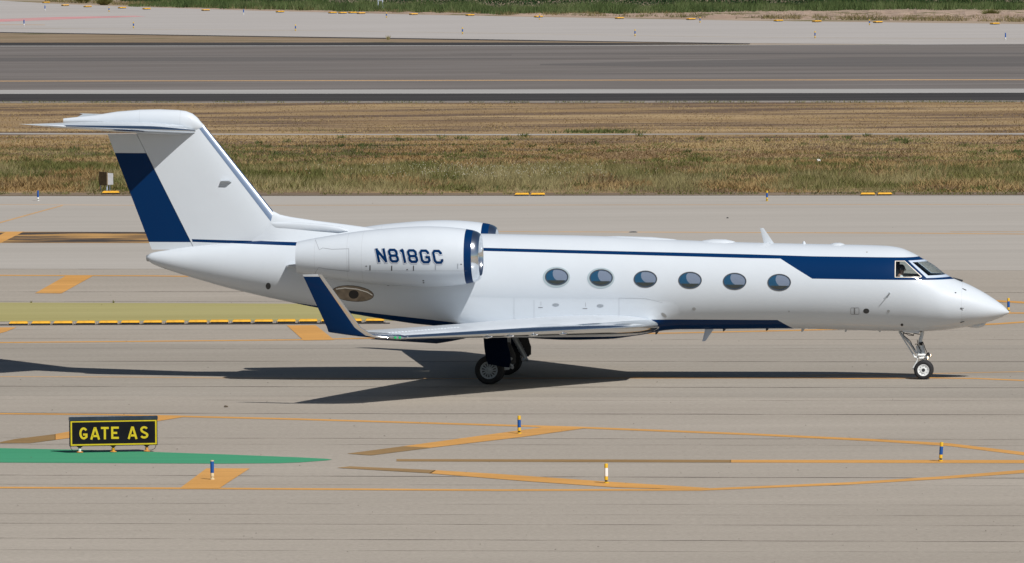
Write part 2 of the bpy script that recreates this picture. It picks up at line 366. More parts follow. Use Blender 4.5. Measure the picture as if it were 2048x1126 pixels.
for (a, b, t) in ((452, 453.5, .5), (475.3, 477, .9), (538, 540, .8), (583.5, 585.5, 1.1), (603, 605, .6), (678, 679.5, .5), (697, 698, .4), (722.5, 724, 1.3), (773, 776, 1.5), (800, 802, .5), (826.5, 830, 1.6), (876, 879, 1.0), (888.5, 891.5, .5), (950.7, 957, 1.6), (969, 972, .5), (1007, 1011, .5), (1028, 1032, .5), (1047, 1052, .9), (1077, 1084, 1.4), (1100, 1105, .5), (660, 661, .4), (505, 506, .3), (428, 429, .3)):
    P = [(u, a+(b-a)*u/2047+random.uniform(-.25, .25)) for u in range(0, 2048, 89)]
    line('slab_joint', P, t*.75, G['joint'], .0075)
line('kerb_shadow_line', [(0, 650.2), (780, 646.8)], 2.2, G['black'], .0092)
mark('olive_band', [(-900, 607.5), (0, 605.5), (400, 607), (704, 608.5), (830, 610), (830, 642), (700, 641.5), (0, 643.5), (-900, 645)], G['olive'], .0092)
# painted lines
line('taxi_line', [(0, 409.5), (300, 411), (1024, 410.5), (2047, 409)], .8, G['orangethin'], .0092)
line('taxi_line', [(-10, 448.5), (60, 429), (126, 411)], [2.6, 2.4, 1.8], G['orangethin'], .0108)
line('taxi_line', [(900, 463), (1260, 464.5), (1800, 466.5), (2047, 468.5)], [1, 1.4, 1.8, 1.6], G['orangethin'], .0092)
line('taxi_line', [(1900, 464.2), (2047, 463.8)], .8, G['orangethin'], .0108)
mark('painted_band', [(14, 463.7), (292, 464.3), (303, 486.5), (-400, 486.2), (-340, 463)], G['smear'], .0100)
mark('painted_patch', [(14, 463.7), (48, 463.6), (2, 486.3), (-34, 486.4)], G['orange'], .0124)
line('taxi_line', [(0, 551), (300, 552), (600, 556), (1300, 575), (1997, 602.5), (2047, 605.5)], [1.8, 1.8, 1.8, 2.2, 3.4, 3.6], G['orange'], .0092)
mark('painted_patch', [(133.6, 551), (188, 551.2), (123, 587.3), (70, 587)], G['orange'], .0118)
line('taxi_line', [(1300, 626), (2010, 626.5), (2047, 626.5)], 2.4, G['orange'], .0092)
line('taxi_line', [(0, 685.5), (300, 683), (600, 680), (920, 672), (1350, 666.5), (1640, 660), (1990, 648.5), (2047, 644.5)], [2, 2, 2, 2, 2, 2.2, 2.8, 2.8], G['orange'], .0092)
mark('painted_patch', [(573.5, 651.3), (631, 650.8), (668.5, 680.3), (607.5, 681.6)], G['orange'], .0118)
mark('painted_patch', [(-60, 656), (33, 655.3), (12, 664), (-20, 672), (-60, 673)], G['orange'], .0118)
line('taxi_line', [(0, 753.6), (260, 754.6), (450, 756.5), (1000, 758)], 1.4, G['orangethin'], .0092)
line('taxi_line', [(1000, 757), (1640, 756.5), (1700, 757.5), (1867, 756.5), (1950, 757.5), (2047, 761.5)], [1.2, 1.6, 1.6, 1.8, 1.8, 2.4], G['orange'], .0108)
line('taxi_line', [(1600, 751), (1800, 749), (2047, 743.8)], 1.4, G['orangethin'], .0092)
line('taxi_line', [(0, 828), (200, 829.5), (350, 833), (600, 839), (800, 845), (1170, 856), (1500, 869), (1750, 881), (1900, 890), (2047, 908)], [2.5, 2.5, 3, 3, 3, 3.5, 3.6, 4.5, 5.5, 6.5], G['orange'], .0092)
mark('painted_wedge', [(805, 893.5), (1090, 854.5), (1172, 857), (1050, 874), (860, 896.5)], G['orange'], .0124)
mark('painted_wedge', [(694, 908), (806, 893.4), (862, 896.4), (742, 911.5)], G['brown'], .0124)
line('taxi_line', [(793, 921), (1120, 922), (1462, 923)], [4.5, 5.2, 5.4], G['brown'], .0092)
line('taxi_line', [(1461, 923), (2047, 923.8)], [5.4, 6.4], G['orange'], .0092)
mark('painted_wedge', [(700, 933.5), (872, 941.2), (862, 947.3), (674, 936.5)], G['brown'], .0124)
mark('painted_wedge', [(870, 941.2), (1000, 949), (1212, 964), (1420, 977), (1400, 980), (1230, 975.5), (1050, 963), (858, 947.5)], G['orange'], .0124)
line('taxi_line', [(0, 975.8), (400, 977.5), (1000, 981), (1400, 980), (1700, 967.5), (1900, 955), (2047, 943.5)], [3.2, 3.2, 3.4, 4, 4.6, 5.4, 6.4], G['orange'], .0100)
mark('painted_patch', [(413, 937.5), (499.5, 937.7), (437.5, 978), (359.5, 977.5)], G['orange'], .0130)
mark('painted_wedge', [(110, 869), (140, 863.5), (316, 833), (372, 834), (316, 843), (140, 876.8), (110, 880.5)], G['orange'], .0124)
mark('painted_wedge', [(-5, 886), (30, 879), (111, 869), (111, 880.4), (60, 887), (-5, 887.3)], G['brown'], .0124)
mark('green_wedge', [(-400, 892), (0, 897), (200, 901), (450, 909.5), (600, 915.5), (652, 918.2), (664, 919.6), (655, 921.3), (600, 925.5), (560, 927), (450, 928), (0, 925.8), (-400, 923)], G['greenp'], .0100)
mark('faded_red_marking', [(-40, 39.5), (120, 34), (270, 31.5), (292, 33), (200, 36), (100, 40), (0, 43.5), (-40, 44.5)], G['pink'], .004)
line('faded_line', [(-10, 49.5), (90, 49.8)], .7, G['orangethin'], .006)
line('faded_line', [(0, 56), (700, 62), (1500, 74.5), (2047, 78)], .6, ground_mat("very worn paint", (.43, .37, .29), (.45, .40, .34)), .005)

# ------------------------------------------------------------------ grass, reeds, shrubs
def leaf_mat(name, cols, rough=.8, nscale=.05, trans=.25):
    m = bpy.data.materials.new(name); m.use_nodes = True; nt = m.node_tree; b = nt.nodes["Principled BSDF"]; b.inputs["Roughness"].default_value = rough; b.inputs["Specular IOR Level"].default_value = .2
    at = nt.nodes.new("ShaderNodeAttribute"); at.attribute_name = "rnd"; tc = nt.nodes.new("ShaderNodeTexCoord")
    mp = nt.nodes.new("ShaderNodeMapping"); mp.inputs["Scale"].default_value = (1, .6, .2); nt.links.new(tc.outputs["Object"], mp.inputs[0])
    n = nt.nodes.new("ShaderNodeTexNoise"); n.inputs["Scale"].default_value = nscale; n.inputs["Detail"].default_value = 6; n.inputs["Roughness"].default_value = .65; nt.links.new(mp.outputs[0], n.inputs["Vector"])
    r = nt.nodes.new("ShaderNodeMapRange"); r.inputs[1].default_value = .38; r.inputs[2].default_value = .62; nt.links.new(n.outputs["Fac"], r.inputs[0])
    a = nt.nodes.new("ShaderNodeMath"); a.operation = 'MULTIPLY_ADD'; a.inputs[1].default_value = .45; nt.links.new(at.outputs["Fac"], a.inputs[0])
    s_ = nt.nodes.new("ShaderNodeMath"); s_.operation = 'MULTIPLY'; s_.inputs[1].default_value = .55; nt.links.new(r.outputs[0], s_.inputs[0]); nt.links.new(s_.outputs[0], a.inputs[2])
    cr_ = nt.nodes.new("ShaderNodeValToRGB"); e = cr_.color_ramp.elements
    while len(e) < len(cols): e.new(.5)
    for i, c in enumerate(cols): e[i].position = i/(len(cols)-1); e[i].color = (*c, 1)
    nt.links.new(a.outputs[0], cr_.inputs[0]); nt.links.new(cr_.outputs[0], b.inputs["Base Color"])
    tr = nt.nodes.new("ShaderNodeBsdfTranslucent"); nt.links.new(cr_.outputs[0], tr.inputs[0]); mx = nt.nodes.new("ShaderNodeMixShader"); mx.inputs[0].default_value = trans
    nt.links.new(b.outputs[0], mx.inputs[1]); nt.links.new(tr.outputs[0], mx.inputs[2]); nt.links.new(mx.outputs[0], nt.nodes["Material Output"].inputs[0])
    return m
def npmesh(name, V, nper, m, rnd, kind='stuff'):
    """V: (n, nper, 3) polygons"""
    n = len(V); me = bpy.data.meshes.new(name); me.vertices.add(n*nper); me.vertices.foreach_set("co", V.reshape(-1).astype(np.float32))
    me.loops.add(n*nper); me.loops.foreach_set("vertex_index", np.arange(n*nper, dtype=np.int32)); me.polygons.add(n)
    me.polygons.foreach_set("loop_start", np.arange(0, n*nper, nper, dtype=np.int32))
    at = me.attributes.new("rnd", 'FLOAT', 'POINT'); at.data.foreach_set("value", np.repeat(rnd, nper).astype(np.float32))
    me.update(calc_edges=True); me.materials.append(m); o = bpy.data.objects.new(name, me); COL.objects.link(o)
    if kind: o['kind'] = kind
    return o
def gpn(u, v):
    a = u-1024; b = v-563; uu = a*cr+b*sr; vv = -a*sr+b*cr; q = -vv/FPX
    dx, dy, dz = uu/FPX, cp+q*sp, -sp+q*cp; t = -CAM_H/dz; return dx*t, -CAM_D+dy*t
def blades(name, u, v, h, w, m, lean=.35, rnd=None, z0=0.0):
    n = len(u); X, Y = gpn(u, v); a = rng.uniform(0, math.pi, n); cx, sx = np.cos(a)*w/2, np.sin(a)*w/2
    lx, ly = rng.normal(0, lean, n)*h+.12*h, rng.normal(0, lean, n)*h
    V = np.zeros((n, 3, 3)); V[:, 0] = np.stack([X-cx, Y-sx, np.full(n, z0)], 1); V[:, 1] = np.stack([X+cx, Y+sx, np.full(n, z0)], 1); V[:, 2] = np.stack([X+lx, Y+ly, h+z0], 1)
    return npmesh(name, V, 3, m, rng.uniform(0, 1, n) if rnd is None else rnd)
def vnoise(x, y, seed=0):
    r = np.random.default_rng(seed); T = r.uniform(0, 1, (256, 256)); xi = np.floor(x).astype(int); yi = np.floor(y).astype(int); fx = x-xi; fy = y-yi; fx = fx*fx*(3-2*fx); fy = fy*fy*(3-2*fy)
    g_ = lambda i, j: T[i % 256, j % 256]
    return (g_(xi, yi)*(1-fx)+g_(xi+1, yi)*fx)*(1-fy)+(g_(xi, yi+1)*(1-fx)+g_(xi+1, yi+1)*fx)*fy
def fb(x, y, s): return (vnoise(x, y, s)+.5*vnoise(2.1*x, 2.1*y, s+1)+.25*vnoise(4.3*x, 4.3*y, s+2))/1.75
gm_dry = leaf_mat("dry grass", [(.25, .16, .07), (.33, .225, .10), (.39, .29, .14), (.44, .345, .19)])
gm_green = leaf_mat("green weeds", [(.075, .088, .026), (.13, .14, .042), (.20, .19, .07), (.30, .26, .12)])
gm_mix = leaf_mat("tall mixed grass", [(.14, .135, .05), (.25, .225, .10), (.37, .32, .165), (.48, .41, .24)], nscale=.12)
gm_burnt = leaf_mat("burnt grass", [(.17, .115, .062), (.22, .15, .082), (.27, .19, .105), (.31, .225, .13)])
n = 380000
u = rng.uniform(-450, 2500, n); v = rng.uniform(206, 386, n); kp = rng.uniform(0, 1, n) < np.interp(v, [240, 300], [.40, 1]); u = u[kp]; v = v[kp]; n = len(u)
band = fb(u/300, v/5.5, 3); k1_ = fb(u/90, v/4.0, 13); k2_ = fb(u/45, v/6.0, 23)
h = np.interp(v, [205, 262, 290, 325, 345, 378, 386], [.05, .07, .10, .16, .34, .28, .08])*(.5+1.0*k2_)*rng.uniform(.5, 1.35, n)
burnt = (.55*band+.45*k1_+np.interp(v, [205, 215, 225, 258, 266, 300, 386], [-.08, .0, .05, .03, -.08, -.05, -.10])+np.interp(u, [0, 600, 1200, 2000], [-.03, -.01, .04, .02]) > .545+rng.normal(0, .03, n))
green = ~burnt & (.5*fb(u/200+7, v/6.5, 9)+.5*fb(u/70, v/5, 19)+np.interp(v, [205, 262, 285, 300, 330, 350, 386], [-.18, -.10, -.05, .03, .05, .02, -.04]) > .52+rng.normal(0, .035, n))
tall = (v > 334) & (fb(u/150+3, v/14, 21)+rng.normal(0, .06, n) > .42) & ~green
track = np.abs(v-269) < 3.0
dry = ~green & ~tall & ~track & ~burnt; burnt = burnt & ~tall & ~track
tone = lambda mk, q=1.0: np.clip(.5*fb(u[mk]/120, v[mk]/3.0, 77)*1.3+rng.uniform(-.05, .28, mk.sum()), 0, 1)
blades('dry_grass', u[dry], v[dry], h[dry], rng.uniform(.04, .10, dry.sum()), gm_dry, .7, tone(dry))
blades('burnt_grass', u[burnt], v[burnt], h[burnt]*.8, rng.uniform(.04, .10, burnt.sum()), gm_burnt, .8, tone(burnt))
gg = green & ~track; blades('green_weeds', u[gg], v[gg], h[gg]*.95, rng.uniform(.03, .08, gg.sum()), gm_green, .6, tone(gg))
blades('tall_grass', u[tall], v[tall], h[tall]*1.3, rng.uniform(.018, .04, tall.sum()), gm_mix, .45, tone(tall))
# isolated darker herbs and pale seed heads
n = 5200; cu_ = rng.uniform(-330, 2380, 130); cv_ = rng.uniform(272, 380, 130); idx = rng.integers(0, 130, n); u = cu_[idx]+rng.normal(0, 5, n); v = np.clip(cv_[idx]+rng.normal(0, 1.2, n), 270, 384)
u[:700] = rng.normal(1200, 45, 700); v[:700] = rng.uniform(263, 267.5, 700)
blades('herb_clumps', u, v, rng.uniform(.08, .26, n), rng.uniform(.04, .09, n), leaf_mat("dark herbs", [(.05, .075, .025), (.085, .11, .035), (.15, .16, .06)]), .6)
n = 520; u = rng.normal(990, 150, n); v = rng.uniform(342, 368, n); X_, Y_ = gpn(u, v); hz_ = rng.uniform(.3, .5, n); V = np.zeros((n, 4, 3)); q_ = rng.uniform(.009, .021, n)
for j_, (dx_, dz_) in enumerate(((-1, 0), (0, -1), (1, 0), (0, 1))): V[:, j_] = np.stack([X_+dx_*q_, Y_, hz_+dz_*q_], 1)
npmesh('seed_heads', V, 4, mat("seed heads", (.62, .60, .48), .9), rng.uniform(0, 1, n))
# ragged grass along the pavement edges
n = 9000; u = rng.uniform(-330, 2380, n); v = np.where(rng.uniform(0, 1, n) < .5, rng.normal(388.5, .9, n), rng.normal(205, .8, n)); kk = fb(u/30, v*0, 5) > .45
blades('edge_weeds', u[kk], v[kk], rng.uniform(.04, .16, kk.sum()), .05, gm_green, .6)
# reeds and shrubs beyond the far taxiway
n = 75000; u = rng.uniform(255, 3000, n); base = np.interp(u, [250, 500, 800, 1024, 1300, 1500, 1800, 2048, 3000], [10, 17, 23, 27, 25, 21, 17, 18, 18])
v = base-rng.uniform(-1.5, 11, n)+np.abs(fb(u/40, u*0, 31)-.5)*6; h = (.12+1.25*fb(u/38, v/7, 33))*rng.uniform(.6, 1.25, n)*np.clip((u-250)/120, .35, 1)
blades('reeds', u, v, h, rng.uniform(.04, .10, n), leaf_mat("reed leaves", [(.035, .06, .022), (.07, .11, .035), (.12, .165, .06), (.24, .25, .13)], nscale=.25), .35, np.clip(.9*fb(u/30, v/5, 37)+rng.uniform(-.3, .45, len(u)), 0, 1))
n = 30000; u = rng.uniform(90, 2800, n); tb = np.interp(u, [90, 250, 500, 1024, 1500, 2048, 3000], [4, 11, 18.5, 31, 38, 44, 50]); v = tb-np.abs(rng.normal(0, 4.5, n))
kk = fb(u/35, v/4, 41) > .40
blades('verge_weeds', u[kk], v[kk], rng.uniform(.1, .45, kk.sum()), rng.uniform(.04, .1, kk.sum()), leaf_mat("verge weeds", [(.09, .09, .03), (.16, .15, .06), (.27, .21, .11), (.33, .26, .15)]), .5)
n = 170000; u = rng.uniform(240, 2700, n); vb = np.interp(u, [240, 500, 1024, 1500, 2048, 3000], [3, 9, 14, 14, 11, 12])-rng.exponential(3.2, n); X, Y = gpn(u, vb)
H_ = (1.4+1.9*fb(u/45, vb/8, 51))*np.clip((u-230)/150, .25, 1); Z = H_*rng.uniform(0.0, 1, n)**.8; sz = rng.uniform(.05, .14, n)
a1 = rng.normal(0, 1, (n, 3)); a1 /= np.linalg.norm(a1, axis=1)[:, None]; a2 = np.cross(a1, rng.normal(0, 1, (n, 3))); a2 /= np.linalg.norm(a2, axis=1)[:, None]
C0 = np.stack([X, Y, Z], 1); V = np.stack([C0-a1*sz[:, None], C0+a2*sz[:, None]*.5, C0+a1*sz[:, None], C0-a2*sz[:, None]*.5], 1)
npmesh('shrub_thicket', V, 4, leaf_mat("shrub leaves", [(.012, .030, .012), (.022, .055, .02), (.04, .085, .03), (.075, .12, .04)], nscale=.3), rng.uniform(0, 1, n))
# soil berm
def berm():
    us = np.linspace(300, 3000, 420); nv = 16; vs = []; fs = []
    for i, uu in enumerate(us):
        t0 = np.interp(uu, [300, 700, 1024, 1300, 1500, 1800, 2048, 3000], [14, 22, 28, 27, 24, 20, 21, 22]); t1 = np.interp(uu, [300, 700, 1024, 1500, 2048, 3000], [14.5, 25.5, 32, 38.5, 43, 48])
        for j in range(nv):
            s_ = j/(nv-1); vv = t0+(t1-t0)*s_; x, y = gpn(np.array([uu]), np.array([vv])); hh = math.sin(math.pi*s_)**.7*(.15+1.1*max(0, float(fb(np.array([uu/22]), np.array([vv/5]), 61)[0])-.3))*np.interp(uu, [300, 900, 1400, 3000], [.2, .45, .9, .9])*.6
            vs.append((float(x[0]), float(y[0]), hh-.03))
    for i in range(len(us)-1):
        for j in range(nv-1): fs.append((i*nv+j, (i+1)*nv+j, (i+1)*nv+j+1, i*nv+j+1))
    o = obj('soil_berm', vs, fs, G['sand2'] , smooth=False); 
    bm = bmesh.new(); bm.from_mesh(o.data); bmesh.ops.recalc_face_normals(bm, faces=bm.faces); bm.to_mesh(o.data); bm.free(); structure(o)
G['sand2'] = ground_mat("pinkish soil", (.33, .235, .175), (.42, .315, .245), .1, .3, .2, .3, .95, (.15, .13, .06), (.15, .15), (.55, .62))
berm()
def sprig(name, label, u, v, h, n, m, w=.03, spread=.12, group=None, cat='plant'):
    P = gp(u, v); V = np.zeros((n, 3, 3)); a = rng.uniform(0, 6.28, n); r = rng.uniform(0, spread, n); hh = h*rng.uniform(.4, 1, n)
    bx, by = P.x+np.cos(a)*r*.4, P.y+np.sin(a)*r*.4; V[:, 0] = np.stack([bx-w/2, by, hh*0+.02*0+.0], 1); V[:, 1] = np.stack([bx+w/2, by+.01, hh*0], 1); V[:, 2] = np.stack([P.x+np.cos(a)*r*1.6, P.y+np.sin(a)*r*1.6, hh], 1)
    o = npmesh(name, V, 3, m, rng.uniform(0, 1, n), None)
    C_ = Vector((P.x, P.y, 0)); o.data.transform(Matrix.Translation(-C_)); o.location = C_
    return tag(o, label, cat, group)
sprig('weed', 'small green weed by the olive band, nearest the left border', 62, 606, .10, 22, gm_green, .015, .05, 'weeds on the olive band')
sprig('weed', 'small green weed by the olive band, right of the orange patch', 227, 606, .13, 22, gm_green, .012, .05, 'weeds on the olive band')
sprig('shrub', 'round low olive shrub at the far left, between yellow blocks beyond the far taxiway', 166, 6, .9, 500, gm_green, .12, .9)
sprig('shrub', 'bigger green shrub at the left end of the reeds beyond the far taxiway', 208, 10, 1.0, 500, gm_green, .12, .9)
sprig('shrub', 'dark green shrub on the soil berm at the right border of the photo', 1982, 32, .8, 400, gm_green, .10, .8)
sprig('shrub', 'small dark shrub in the tall grass just right of the fin leading edge', 562, 340, .5, 400, gm_green, .05, .35)
sprig('shrub', 'dark shrub in the grass at the left of the tail, behind the board', 186, 338, .4, 350, gm_green, .05, .4)
sprig('weed', 'tiny yellow-topped weed on the far verge left of the black shoulder', 776, 80, .5, 60, gm_mix, .05, .2)

# ------------------------------------------------------------------ street furniture
def post(u, v, kind, label, group, h=.456, rr=.042, up_=None):
    P = gp(u, v); t = thing('edge_marker_post', label, 'marker post', (P.x, P.y, .012), 0, group)
    k = h/.456
    def cyl(name, z0, z1, r, m, r1=None, par=t):
        b = MB(); b.lathe((0, 0, z0), (0, 0, 1), [(0, .001), (0, r), ((z1-z0)*.9, r1 or r), (z1-z0, (r1 or r)*.9), (z1-z0, .001)], 18); return b.build(name, m, par)
    cap, mid, low = {'blue': ('postyellow', 'postblue', 'postyellow'), 'cream': ('postcream', 'postblue', 'postcream'), 'white': ('postyellow', 'postwhite', 'postyellow'), 'bw': ('postblue', 'postblue', 'postwhite')}[kind]
    cyl('base', 0, .03*k, rr*1.35, M[low]); cyl('foot', .03*k, .07*k, rr*.75, M['dark'] if kind != 'cream' else M['postcream']); cyl('lower_sleeve', .07*k, .16*k, rr, M[low])
    cyl('sleeve', .16*k, .355*k if kind != 'cream' else .43*k, rr*1.04, M[mid]); cyl('cap', .355*k if kind != 'cream' else .43*k, h, rr, M[cap])
    if kind == 'blue' and u == 1038:
        b = MB(); b.tube((.02, -.03, .18*k), (.02, -.03, .34*k), .022, n=10); b.build('reflective_strip', M['postwhite'], t)
    if up_: t.rotation_euler = up_
    return t
post(1038.5, 868, 'blue', 'yellow and blue marker post with white stripe, below the main wheels', 'near marker posts')
post(424.5, 960, 'cream', 'cream and blue marker post standing on the orange patch below the sign', 'near marker posts')
post(1212.5, 967, 'white', 'yellow and white marker post on the lower orange wedge', 'near marker posts')
post(1881, 923, 'blue', 'slightly leaning yellow and blue marker post on orange line at lower right', 'near marker posts', up_=(0, math.radians(4), 0))
post(2017, 625, 'blue', 'yellow and blue marker post just beyond the tip of the nose', 'middle marker posts')
post(76, 402, 'bw', 'blue marker post with a pale foot at the grass edge on the far left', 'middle marker posts')
post(1534, 402.5, 'blue', 'yellow and blue marker post at the grass edge, above the roof aerial', 'middle marker posts')
fr_u = [(48, 52), (267, 56.5), (591, 62), (925, 68.5), (1270, 72.5), (1630, 76.5), (2011, 80)]
ordn = ['first', 'second', 'third', 'fourth', 'fifth', 'sixth', 'seventh', 'eighth', 'ninth', 'tenth', 'eleventh', 'twelfth', 'thirteenth', 'fourteenth', 'fifteenth', 'sixteenth', 'seventeenth', 'eighteenth', 'nineteenth', 'twentieth']
for i, (u, v) in enumerate(fr_u): post(u, v, 'bw' if i in (0, 6) else 'blue', f'{ordn[i]} post from left in nearer row on the pale far taxiway', 'marker posts along the near edge of the far taxiway', .62, .055)
for i, (u, v) in enumerate([(90, 21), (218, 24), (487, 29), (773, 35.5), (1079, 39.5), (1400, 50), (1739, 51)]):
    v = [21, 24, 29, 35.5, 39.5, 45.5, 50.5][i]; u = [90, 218, 487, 773, 1079, 1400, 1739][i]
    post(u, v, 'bw' if i in (0, 2) else 'blue', f'{ordn[i]} post from left in farther row, by the verge of the far taxiway', 'marker posts along the far edge of the far taxiway', .55, .055)

def block(u, v, label, group, k=1.0, rz=0.0, link_=True):
    P = gp(u, v); t = thing('floor_block', label, 'floor block', (P.x, P.y+.22*k, .014), rz, group)
    L, D_, H_ = .60*k, .42*k, .115*k
    b = MB(); vs = []
    for z, a, d in ((.055*k, .5, .5), (.075*k, .485, .46), (H_*.95, .44, .40), (H_, .425, .38)):
        vs.append([Vector((x*L*a, y*D_*d, z)) for x, y in ((-1, -1), (1, -1), (1, 1), (-1, 1))])
    b.loft(vs); b.build('top_shell', M['yellow'], t, smooth=False)
    b = MB(); b.box((0, .01*k, .027*k), (L*.93, D_*.93, .054*k)); b.build('base_plate', M['dark'], t, smooth=False)
    if link_:
        for s_ in (-1, 1): b = MB(); b.prism([(s_*L*.50, -.16*k, 0), (s_*L*.575, -.16*k, 0), (s_*L*.575, -.12*k, .05), (s_*L*.53, -.10*k, .06), (s_*L*.50, -.14*k, .04)], (0, .22*k, 0)); b.build('connector', M['gravelgrey'], t, smooth=False)
    return t
M['gravelgrey'] = mat("dusty grey", (.20, .18, .155), .8, noise=.3, nscale=20)
xs_b = [18, 63, 107, 152.6, 197.8, 241.7, 286.5, 331.6, 376.8, 419.5, 464.6, 508.6, 554, 597.7, 642, 686.5, 731]
block(-28, 652, 'yellow floor block cut by the left border, beside the olive band', 'yellow floor blocks along the olive band')
for i, x in enumerate(xs_b): block(x+18.5, 651.4-5.6*(x-18)/713, f'{ordn[i]} complete yellow floor block from left, beside the olive band', 'yellow floor blocks along the olive band')
for u, v, l in ((1044, 392.3, 'left yellow block of the grass edge pair above the cabin'), (1076, 392.3, 'right yellow block of the grass edge pair above the cabin'), (1736, 391.8, 'left yellow block of the pair at the grass edge above the cockpit'), (1770, 391.6, 'right yellow block of the pair at the grass edge above the cockpit')):
    block(u, v, l, 'yellow blocks at the grass edge', 1.08, 0, False)
fb_px = [(92, 6.5), (130, 12), (175, 14.5), (244, 17), (293, 19), (411, 21.8), (560, 25), (665, 27), (685, 27.5), (705, 27), (722, 28), (827, 30), (940, 32), (1077, 35), (1239, 38), (1382, 40), (1557, 43), (1634, 44.5), (1756, 46), (1990, 49)]
for i, (u, v) in enumerate(fb_px): block(u, v, f'{ordn[i]} yellow block from the left along the verge beyond the far taxiway', 'yellow blocks beyond the far taxiway', 1.4, math.radians(30), False)

n = 420; u = rng.uniform(-400, 2450, n); v = rng.uniform(395, 1300, n); X_, Y_ = gpn(u, v); q_ = rng.uniform(.006, .024, n); a_ = rng.uniform(0, 6.28, n); V = np.zeros((n, 4, 3))
for j_ in range(4): V[:, j_] = np.stack([X_+np.cos(a_+j_*1.57)*q_*rng.uniform(.7, 1.6, n), Y_+np.sin(a_+j_*1.57)*q_*1.3, np.full(n, .017)+(.012 if j_ == 1 else 0)], 1)
npmesh('grit', V, 4, mat("dark grit", (.09, .075, .06), .9), rng.uniform(0, 1, n))
# GATE AS sign
SG = gp(226, 905); sc = FPX/(CAM_D+SG.y)
sg = thing('gate_sign', 'low black sign with yellow border reading GATE AS, by the green wedge', 'sign', (SG.x, SG.y, .018), math.radians(8))
def lp(zx, zy, y=0): yb = 762-27*(zx-185)/1615; return Vector(((zx-985)/9.309/sc*1.012, y, .155+(yb-zy)/9.309/sc))
def lbox(x0, x1, z0, z1, y0, y1): return MB().box(((x0+x1)/2, (y0+y1)/2, (z0+z1)/2), (x1-x0, y1-y0, z1-z0))
w0, w1 = lp(185, 700).x, lp(1803, 700).x; hb = .155; ht = hb+(765-285)/9.309/sc; hh = hb+(765-225)/9.309/sc
lbox(w0, w1, hb, ht, -.09, .09).build('cabinet', mat("sign black", (.006, .006, .009), .6, spec=.15, noise=.3, nscale=3), sg, smooth=False)
b = MB(); b.prism([(w0-.012, -.105, ht), (w0-.012, -.105, hh-.01), (w0-.012, -.08, hh+.004), (w0-.012, .105, hh+.004), (w0-.012, .105, ht)], (w1-w0+.024, 0, 0)); b.build('hood', mat("sign hood", (.020, .032, .052), .4, coat=.2, noise=.2, nscale=6), sg, smooth=False)
sy = mat("sign yellow", (.60, .46, .012), .45, noise=.08, nscale=9)
bz0, bz1 = hb+.018, ht-.012; bx0, bx1 = w0+.02, w1-.018; bt_ = .036
b = MB()
for q in (((bx0, bx1), (bz0, bz0+bt_)), ((bx0, bx1), (bz1-bt_*.8, bz1)), ((bx0, bx0+bt_), (bz0+bt_, bz1-bt_*.8)), ((bx1-bt_, bx1), (bz0+bt_, bz1-bt_*.8))):
    (x0_, x1_), (z0_, z1_) = q; b.box(((x0_+x1_)/2, -.0925, (z0_+z1_)/2), (x1_-x0_, .005, z1_-z0_))
b.build('border', sy, sg, smooth=False)
def ribbon0(pts, w, closed=False):
    n = len(pts); L = []; R = []
    for i in range(n):
        p = Vector(pts[i]); a = Vector(pts[(i-1) % n]) if (closed or i > 0) else None; c = Vector(pts[(i+1) % n]) if (closed or i < n-1) else None
        d1 = (p-a).normalized() if a is not None else (c-p).normalized(); d2 = (c-p).normalized() if c is not None else d1
        n1 = Vector((-d1.y, d1.x)); n2 = Vector((-d2.y, d2.x)); m = (n1+n2).normalized(); k = w/2/max(m.dot(n1), .35)
        L.append(p+m*k); R.append(p-m*k)
    return [(L[i], L[(i+1) % n], R[(i+1) % n], R[i]) for i in range(n if closed else n-1)]
def arc(cx, cy, rx, ry, a0, a1, n=14): return [(cx+rx*math.cos(math.radians(a0+(a1-a0)*i/n)), cy+ry*math.sin(math.radians(a0+(a1-a0)*i/n))) for i in range(n+1)]
SW = 39
glyphs = [
 [arc(440, 517, 60, 93, -38, -300, 22)+[(492, 580), (492, 538), (430, 538)]],
 [[(579, 632), (643, 420), (660, 420), (724, 632)], [(600, 566), (703, 566)]],
 [[(760, 415), (905, 415)], [(832, 436), (832, 627)]],
 [[(1090, 410), (968, 410), (968, 600), (1090, 600)], [(985, 507), (1060, 507)]],
 [[(1271, 622), (1335, 408), (1352, 408), (1416, 622)], [(1292, 555), (1395, 555)]],
 [arc(1560, 446, 54, 44, -25, -215, 12)+[(1530, 485), (1590, 515)]+arc(1558, 548, 58, 46, -20, 155, 12)]]
for gl_ in glyphs:
    b = MB(); k = 0
    for st in gl_:
        for q in ribbon0(st, SW):
            k += 1; 
            P = [lp(p.x, p.y+27*(985-p.x)/1615*0, -.0905) for p in q]; b.prism(P, (0, -.004-.0004*(k % 3), 0))
    b.build('letter', sy, sg, smooth=False)
for i, (zx, c) in enumerate(((370, 'gearbright'), (990, 'yellow'), (1610, 'orangeleg'))):
    M.setdefault('orangeleg', mat("orange leg", (.62, .28, .06), .5, noise=.3, nscale=14))
    x = lp(zx, 700).x; b = MB(); b.lathe((x, 0, 0), (0, 0, 1), [(0, .001), (0, .085), (.012, .085), (.025, .05)], 20); fl_ = b.build('foot_flange', M['orangeleg'], sg)
    b = MB(); b.lathe((x, 0, .02), (0, 0, 1), [(0, .040), (.03, .036), (.04, .044), (.07, .044), (.075, .03), (.095, .03)], 18); b.build('leg', M[c], sg)
    b = MB(); b.lathe((x, 0, .11), (0, 0, 1), [(0, .028), (.02, .05), (.035, .075), (.046, .08)], 18); b.build('collar', M['dark'], sg)
